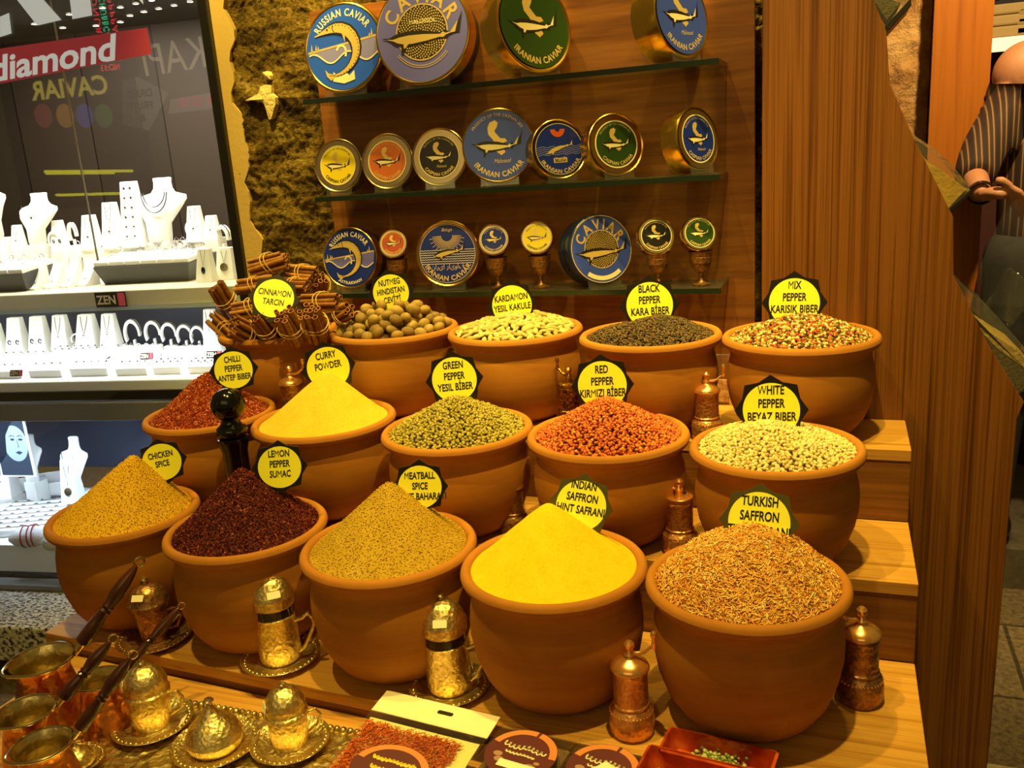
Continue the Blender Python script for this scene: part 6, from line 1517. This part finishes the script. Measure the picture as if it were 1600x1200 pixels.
# a plastic scoop bag standing at the bin
p = at_y(1556, 480, 1.98); t = thing('plastic_bag', 'empty clear plastic bag standing above the right-hand scoop bin', 'bag', p)
k = mpp(p)
V = []; F = []; nx, ny = 10, 12
for j in range(ny + 1):
    for i in range(nx + 1):
        u, v = i / nx - .5, j / ny
        V.append(((u * 46 + 34 * v) * k * 1.0, .02 * math.sin(5 * u + 3 * v), (-18 + 66 * v - 26 * u) * k + .004 * math.sin(9 * u + 4 * v)))
for j in range(ny):
    for i in range(nx): a = j * (nx + 1) + i; F.append((a, a + 1, a + nx + 2, a + nx + 1))
o = MB().raw(V, F).build('sheet', PLAST, t, True, sharp=0); sm = o.modifiers.new('thick', 'SOLIDIFY'); sm.thickness = .001

# ------------------------------------------------------------------ person
def skin_obj(name, verts, edges, radii, m, parent=None, sub=2, root=0):
    me = bpy.data.meshes.new(name); me.from_pydata([tuple(v) for v in verts], edges, []); o = bpy.data.objects.new(name, me); C.objects.link(o)
    me.materials.append(m); o.modifiers.new('skin', 'SKIN').use_smooth_shade = True
    for i, r in enumerate(radii):
        sv = me.skin_vertices[0].data[i]; sv.radius = r if isinstance(r, tuple) else (r, r); sv.use_root = (i == root)
    s = o.modifiers.new('sub', 'SUBSURF'); s.levels = sub; s.render_levels = sub
    if parent: o.parent = parent
    return o
SKIN = mat('skin', '#c08660', .55, vary=(8, '#b27550')); HAIRM = mat('grey_stubble', '#a8937c', .8)
SHIRT = NT('striped_shirt'); SHIRT.set(Roughness=.85)
_w = SHIRT.n('ShaderNodeTexWave', Scale=9.0, Distortion=.6, Detail=1.0); _w.bands_direction = 'X'; SHIRT.l(SHIRT.coord((1, .35, .05)), _w.inputs['Vector'])
SHIRT.l(SHIRT.ramp(_w.outputs['Fac'], [(0, '#2a1810'), (.38, '#3a2214'), (.52, '#84603a'), (.70, '#9c7848'), (.84, '#3a2414')]), SHIRT.b.inputs['Base Color']); SHIRT = SHIRT.m
JEAN = mat('dark_denim', '#222020', .85, vary=(30, '#33302c'), bump=(200, .4, .002))
YP = 3.22
def pp(px, py, Y=YP): return at_y(px, py, Y)
head_c = pp(1602, 122, YP + .05)
person = thing('person', 'person in a brown striped shirt and dark jeans holding a clear bag', 'person', (pp(1640, 300).x, YP, 0))
base = Vector(person.location)
L = lambda v: Vector(v) - base
pelvis = pp(1640, 395)
chest = pp(1640, 210, YP); neckb = pp(1632, 142, YP + .01); shL = pp(1572, 172, YP - .02); elb = pp(1522, 272, YP - .16); wri = pp(1534, 306, YP - .30)
shR = pp(1712, 170, YP + .02)
v = [pelvis, pelvis + Vector((0, 0, .18)), chest, neckb, pp(1616, 128, YP + .02), head_c + Vector((-.0, 0, .0)), head_c + Vector((-.035, .0, .055)), shL, shR,
     (shL + elb) / 2 + Vector((-.012, 0, 0)), elb, (elb * .45 + wri * .55), wri, shR + Vector((.06, 0, -.28)), shR + Vector((.0, -.16, -.42)),
     pelvis + Vector((-.095, 0, -.08)), pelvis + Vector((-.105, -.01, -.46)), pelvis + Vector((-.11, .02, -.85)), pelvis + Vector((-.11, -.12, -.90)),
     pelvis + Vector((.095, 0, -.08)), pelvis + Vector((.105, -.01, -.46)), pelvis + Vector((.11, .02, -.85)), pelvis + Vector((.11, -.12, -.90))]
e = [(0, 1), (1, 2), (2, 3), (3, 4), (4, 5), (5, 6), (2, 7), (2, 8), (7, 9), (9, 10), (10, 11), (11, 12), (8, 13), (13, 14), (0, 15), (15, 16), (16, 17), (17, 18), (0, 19), (19, 20), (20, 21), (21, 22)]
r = [(.12, .08), (.125, .085), (.15, .10), (.06, .06), .055, (.094, .098), (.080, .085), .055, .055, .045, .040, .036, .026, .04, .028, .085, .058, .042, .035, .085, .058, .042, .035]
sbox('trim_10', (1.1, 4.2, (pelvis.z - .945) / 2), (1.6, 2.3, pelvis.z - .945), mat('dark_step_stone', '#4a4338', .5, vary=(50, '#5e5546')))
BODY_PARTS = []
def gather(o):                                  # bake a skinned chain so that everything fuses into one body surface
    dg = bpy.context.evaluated_depsgraph_get(); dg.update(); ev = o.evaluated_get(dg); me = ev.to_mesh()
    BODY_PARTS.append(([tuple(q.co) for q in me.vertices], [tuple(p.vertices) for p in me.polygons])); ev.to_mesh_clear()
    m_ = o.data; bpy.data.objects.remove(o); bpy.data.meshes.remove(m_)
gather(skin_obj('chain', [L(x) for x in v], e, r, SKIN))
sv = [pelvis + Vector((0, 0, -.06)), pelvis + Vector((0, 0, .16)), chest, neckb + Vector((0, 0, -.022)), shL, shR, v[9], elb + Vector((0, -.01, -.004)), (elb * .72 + wri * .28), v[13]]
skin_obj('shirt', [L(x) for x in sv], [(0, 1), (1, 2), (2, 3), (2, 4), (2, 5), (4, 6), (6, 7), (7, 8), (5, 9)], [(.175, .125), (.172, .125), (.18, .125), (.075, .07), .078, .08, .070, .064, .058, .06], SHIRT, person)
jv = [pelvis + Vector((0, 0, .11)), pelvis + Vector((0, 0, -.02)), v[15], v[16], v[17] + Vector((0, 0, -.05)), v[19], v[20], v[21] + Vector((0, 0, -.05))]
skin_obj('jeans', [L(x) for x in jv], [(0, 1), (1, 2), (2, 3), (3, 4), (1, 5), (5, 6), (6, 7)], [(.192, .14), (.195, .145), .115, .078, .06, .105, .078, .06], JEAN, person)
# collar, ear, spectacles, belt, watch
MB().at(T(L(neckb + Vector((-.01, 0, .01)))) @ RY(-.25)).lathe([(.078, -.02), (.082, .0), (.074, .028), (.070, .026), (.076, 0)], 28, cap=False).build('collar', SHIRT, person)
HM = frame(L(head_c), Vector((-.25, .93, 0)), None, None) if False else None
fwd = Vector((-.84, -.22, -.42)).normalized(); side = fwd.cross(Vector((0, 0, 1))).normalized(); upv = side.cross(fwd)
HM = Matrix.Identity(4)
for i in range(3): HM[i][0] = side[i]; HM[i][1] = fwd[i]; HM[i][2] = upv[i]; HM[i][3] = L(head_c)[i]
hd = MB().at(HM)
for c_, s_ in (((0, -.012, .018), (.079, .100, .090)), ((0, .030, -.040), (.060, .070, .085)), ((0, .074, -.098), (.030, .028, .026)), ((0, .104, -.030), (.013, .020, .026)), ((0, .080, .012), (.056, .022, .014)),
               ((.048, .062, -.040), (.022, .024, .022)), ((-.048, .062, -.040), (.022, .024, .022)), ((.079, -.004, -.022), (.010, .022, .034)), ((-.079, -.004, -.022), (.010, .022, .034)), ((0, .098, -.068), (.026, .012, .012))):
    hd.sphere(c_, 1.0, 28, 18, s_)
hd.at(Matrix.Identity(4)).tube([L(neckb) + Vector((0, 0, -.06)), L(neckb), HM @ Vector((0, -.035, -.07)), HM @ Vector((0, -.02, -.02))], [.07, .062, .058, .05], 20)
BODY_PARTS.append((hd.v, hd.f))
def hand(wr, c, fd, out, palm_w, curl):
    # palm with five separate fingers: fd points along the fingers, out towards the thumb side, curl to the inside of the hand
    fd, out, curl = fd.normalized(), out.normalized(), curl.normalized()
    gather(skin_obj('chain', [L(wr), L(wr * .5 + c * .5), L(c), L(c + fd * .03)], [(0, 1), (1, 2), (2, 3)], [(.027, .021), (.033, .020), (.040, .020), (.036, .017)], SKIN))
    for k_, ln in ((.027, .94), (.009, 1.06), (-.009, 1.0), (-.026, .8)):
        q0 = c + fd * .028 + out * k_; q1 = q0 + (fd * .034 + curl * .008) * ln; q2 = q1 + (fd * .012 + curl * .024) * ln; q3 = q2 + (fd * -.008 + curl * .019) * ln
        gather(skin_obj('chain', [L(q0), L(q1), L(q2), L(q3)], [(0, 1), (1, 2), (2, 3)], [.0105, .0100, .0092, .0080], SKIN))
    q0 = c - fd * .012 + out * .030; q1 = q0 + out * .022 + fd * .020 + curl * .006; q2 = q1 + fd * .028 + curl * .014 - out * .004; q3 = q2 + fd * .016 + curl * .012 - out * .008
    gather(skin_obj('chain', [L(q0), L(q1), L(q2), L(q3)], [(0, 1), (1, 2), (2, 3)], [.0140, .0125, .0112, .0090], SKIN))
hc = pp(1560, 300, YP - .36)
hand(wri, hc, Vector((.86, -.12, -.30)), Vector((-.1, -.5, .80)), .04, Vector((-.05, .55, -.75)))
rw = shR + Vector((.0, -.16, -.42)); hand(rw, rw + Vector((-.03, -.05, -.055)), Vector((-.35, -.4, -.8)), Vector((-.4, -.6, .5)), .04, Vector((-.6, .6, -.3)))
mb = MB()
for vs, fs in BODY_PARTS: mb.raw(vs, fs)
bo = mb.build('body', SKIN, person, True, sharp=0)
rm = bo.modifiers.new('fuse', 'REMESH'); rm.mode = 'VOXEL'; rm.voxel_size = .0055; rm.use_smooth_shade = True
sm_ = bo.modifiers.new('soften', 'SMOOTH'); sm_.factor = .5; sm_.iterations = 3
HB = lambda: MB().at(HM)
HB().sphere((0, -.030, -.004), 1.0, 28, 16, (.083, .086, .060)).build('hair', HAIRM, person)
for sx in (-1, 1):
    HB().sphere((sx * .031, .084, -.012), .0125, 12, 8).build('eye', mat('eye_white%d' % sx, '#d8d0c4', .3), person)
    HB().sphere((sx * .031, .0945, -.014), .0055, 10, 6).build('iris', mat('iris%d' % sx, '#2c1c10', .2), person)
HB().sphere((0, .105, -.070), 1.0, 14, 8, (.024, .007, .006)).build('lips', mat('lips', '#9a5648', .5), person)
HB().tube([(.084, -.006, -.004), (.078, .05, -.004), (.060, .098, -.008)], .003, 8).build('spectacles', BLACKG, person)
mb = HB()
for sx in (-1, 1): mb.tube([(sx * .031 + .026 * math.cos(a), .108, -.014 + .019 * math.sin(a)) for a in np.linspace(0, 2 * PI, 21)[:-1]], .0024, 6, closed=True)
mb.tube([(-.007, .109, -.010), (.007, .109, -.010)], .0022, 6); mb.tube([(-.084, -.006, -.004), (-.078, .05, -.004), (-.058, .104, -.010)], .003, 8)
mb.build('spectacles', BLACKG, person)
for i0 in (17, 21):
    q = L(v[i0]); MB().at(T((q.x, q.y - .06, q.z - .048))).sphere((0, 0, 0), 1.0, 24, 14, (.050, .135, .045)).build('shoe', mat('shoe_black', '#17120e', .4), person)
w0 = elb * .12 + wri * .88; M = frame(L(w0), (wri - elb), (0, 0, 1)) @ RY(PI / 2)
MB().at(M).lathe([(.033, -.008), (.036, -.007), (.036, .007), (.033, .008)], 28, cap=False).build('wrist_strap', BLACKG, person)
# bag held in the hand
bg = thing('plastic_bag', 'clear plastic bag hanging from the hand of the person', 'bag', hc + Vector((.05, -.012, -.02)))
V = []; F = []; nx, ny = 12, 16
for sg in (1, -1):
    b0 = len(V)
    for j in range(ny + 1):
        for i in range(nx + 1):
            u, vv = i / nx - .5, j / ny; wd_ = .05 + .16 * min(1, vv * 1.6)
            V.append((u * wd_ + .03 * vv, sg * (.002 + .028 * vv * (1 - abs(2 * u) ** 2)) + .006 * math.sin(14 * u + 6 * vv), -.30 * vv))
    for j in range(ny):
        for i in range(nx):
            a = b0 + j * (nx + 1) + i; F.append((a, a + 1, a + nx + 2, a + nx + 1))
MB().raw(V, F).build('sheet', PLAST, bg, True, sharp=0)

# ------------------------------------------------------------------ next shop at the far right
z_l = at_y(1575, 66, 4.1).z
x0 = at_y(1530, 66, 4.1).x
t = thing('shop_shelf', 'white lit shelf edge above the head of the person', 'shelf', (x0 + .5, 4.2, z_l))
MB().box((0, 0, 0), (1.2, .3, .035)).build('shelf_board', mat('shelf_white', '#efe2cc', .5), t, False, .003)
MB().box((0, -.153, -.01), (1.2, .006, .05)).build('lit_edge', mat('shelf_glow', '#ffe6c8', .4, emit=('#ffd8b0', .9)), t, False)  # lit look of the edge put in as emission
def folded(px, py, w_, h_, col, label, d=.2):
    p = at_y(px, py, 4.15); p.z = z_l + .0175; t = thing('folded_cloth', label, 'cloth', p)
    for i in range(3): MB().box((0, 0, h_ * (i + .5) / 3), (w_ * (1 - .03 * i), d, h_ / 3 * .96)).build('fold', mat('cloth%d%d' % (px, i), col, .9), t, False, .008)
folded(1565, 50, .16, .12, '#b59a68', 'beige folded cloth on the lit shelf')
folded(1612, 50, .14, .10, '#a58a5c', 'second beige folded cloth on the lit shelf')
sbox('trim_8', (x0 + .6, 4.45, z_l + .35), (1.6, .05, .6), mat('dim_shop', '#3b3440', .8))
t = thing('dark_scarf', 'dark cloth lying over the beige folded cloth', 'cloth', at_y(1572, 22, 4.12))
V = []; F = []
for i in range(13):
    for j in range(5): V.append((-.12 + .03 * i, .05 * j - .1, .02 * math.sin(i * .9 + j) + .004 * i))
for i in range(12):
    for j in range(4): a = i * 5 + j; F.append((a, a + 1, a + 6, a + 5))
o = MB().raw(V, F).build('fold', mat('scarf_dark', '#1c1820', .9), t, True, sharp=0); o.modifiers.new('thick', 'SOLIDIFY').thickness = .012
t.location.z = z_l + .165
# pale floor slab
p = at_z(1575, 1190, .0); o = sbox('trim_9', (.62, 1.98, .004), (.6, .22, .008), mat('pale_slab', '#b5a585', .5, vary=(40, '#9a8a6c')))
# dark bag on the floor far behind
p = at_z(1600, 800, 0); t = thing('floor_bag', 'dark bag on the grey floor at the far right edge', 'bag', (p.x + .12, p.y + .3, 0))
MB().lathe([(0, 0), (.16, 0), (.19, .05), (.17, .22), (.12, .30), (.05, .33), (0, .33)], 24, cap=False).build('body', mat('bag_black', '#15120f', .6), t)
MB().tube([(.09 * math.cos(a), 0, .30 + .13 * math.sin(a)) for a in np.linspace(0, PI, 13)], .008, 8).build('handle', BLACKG, t)
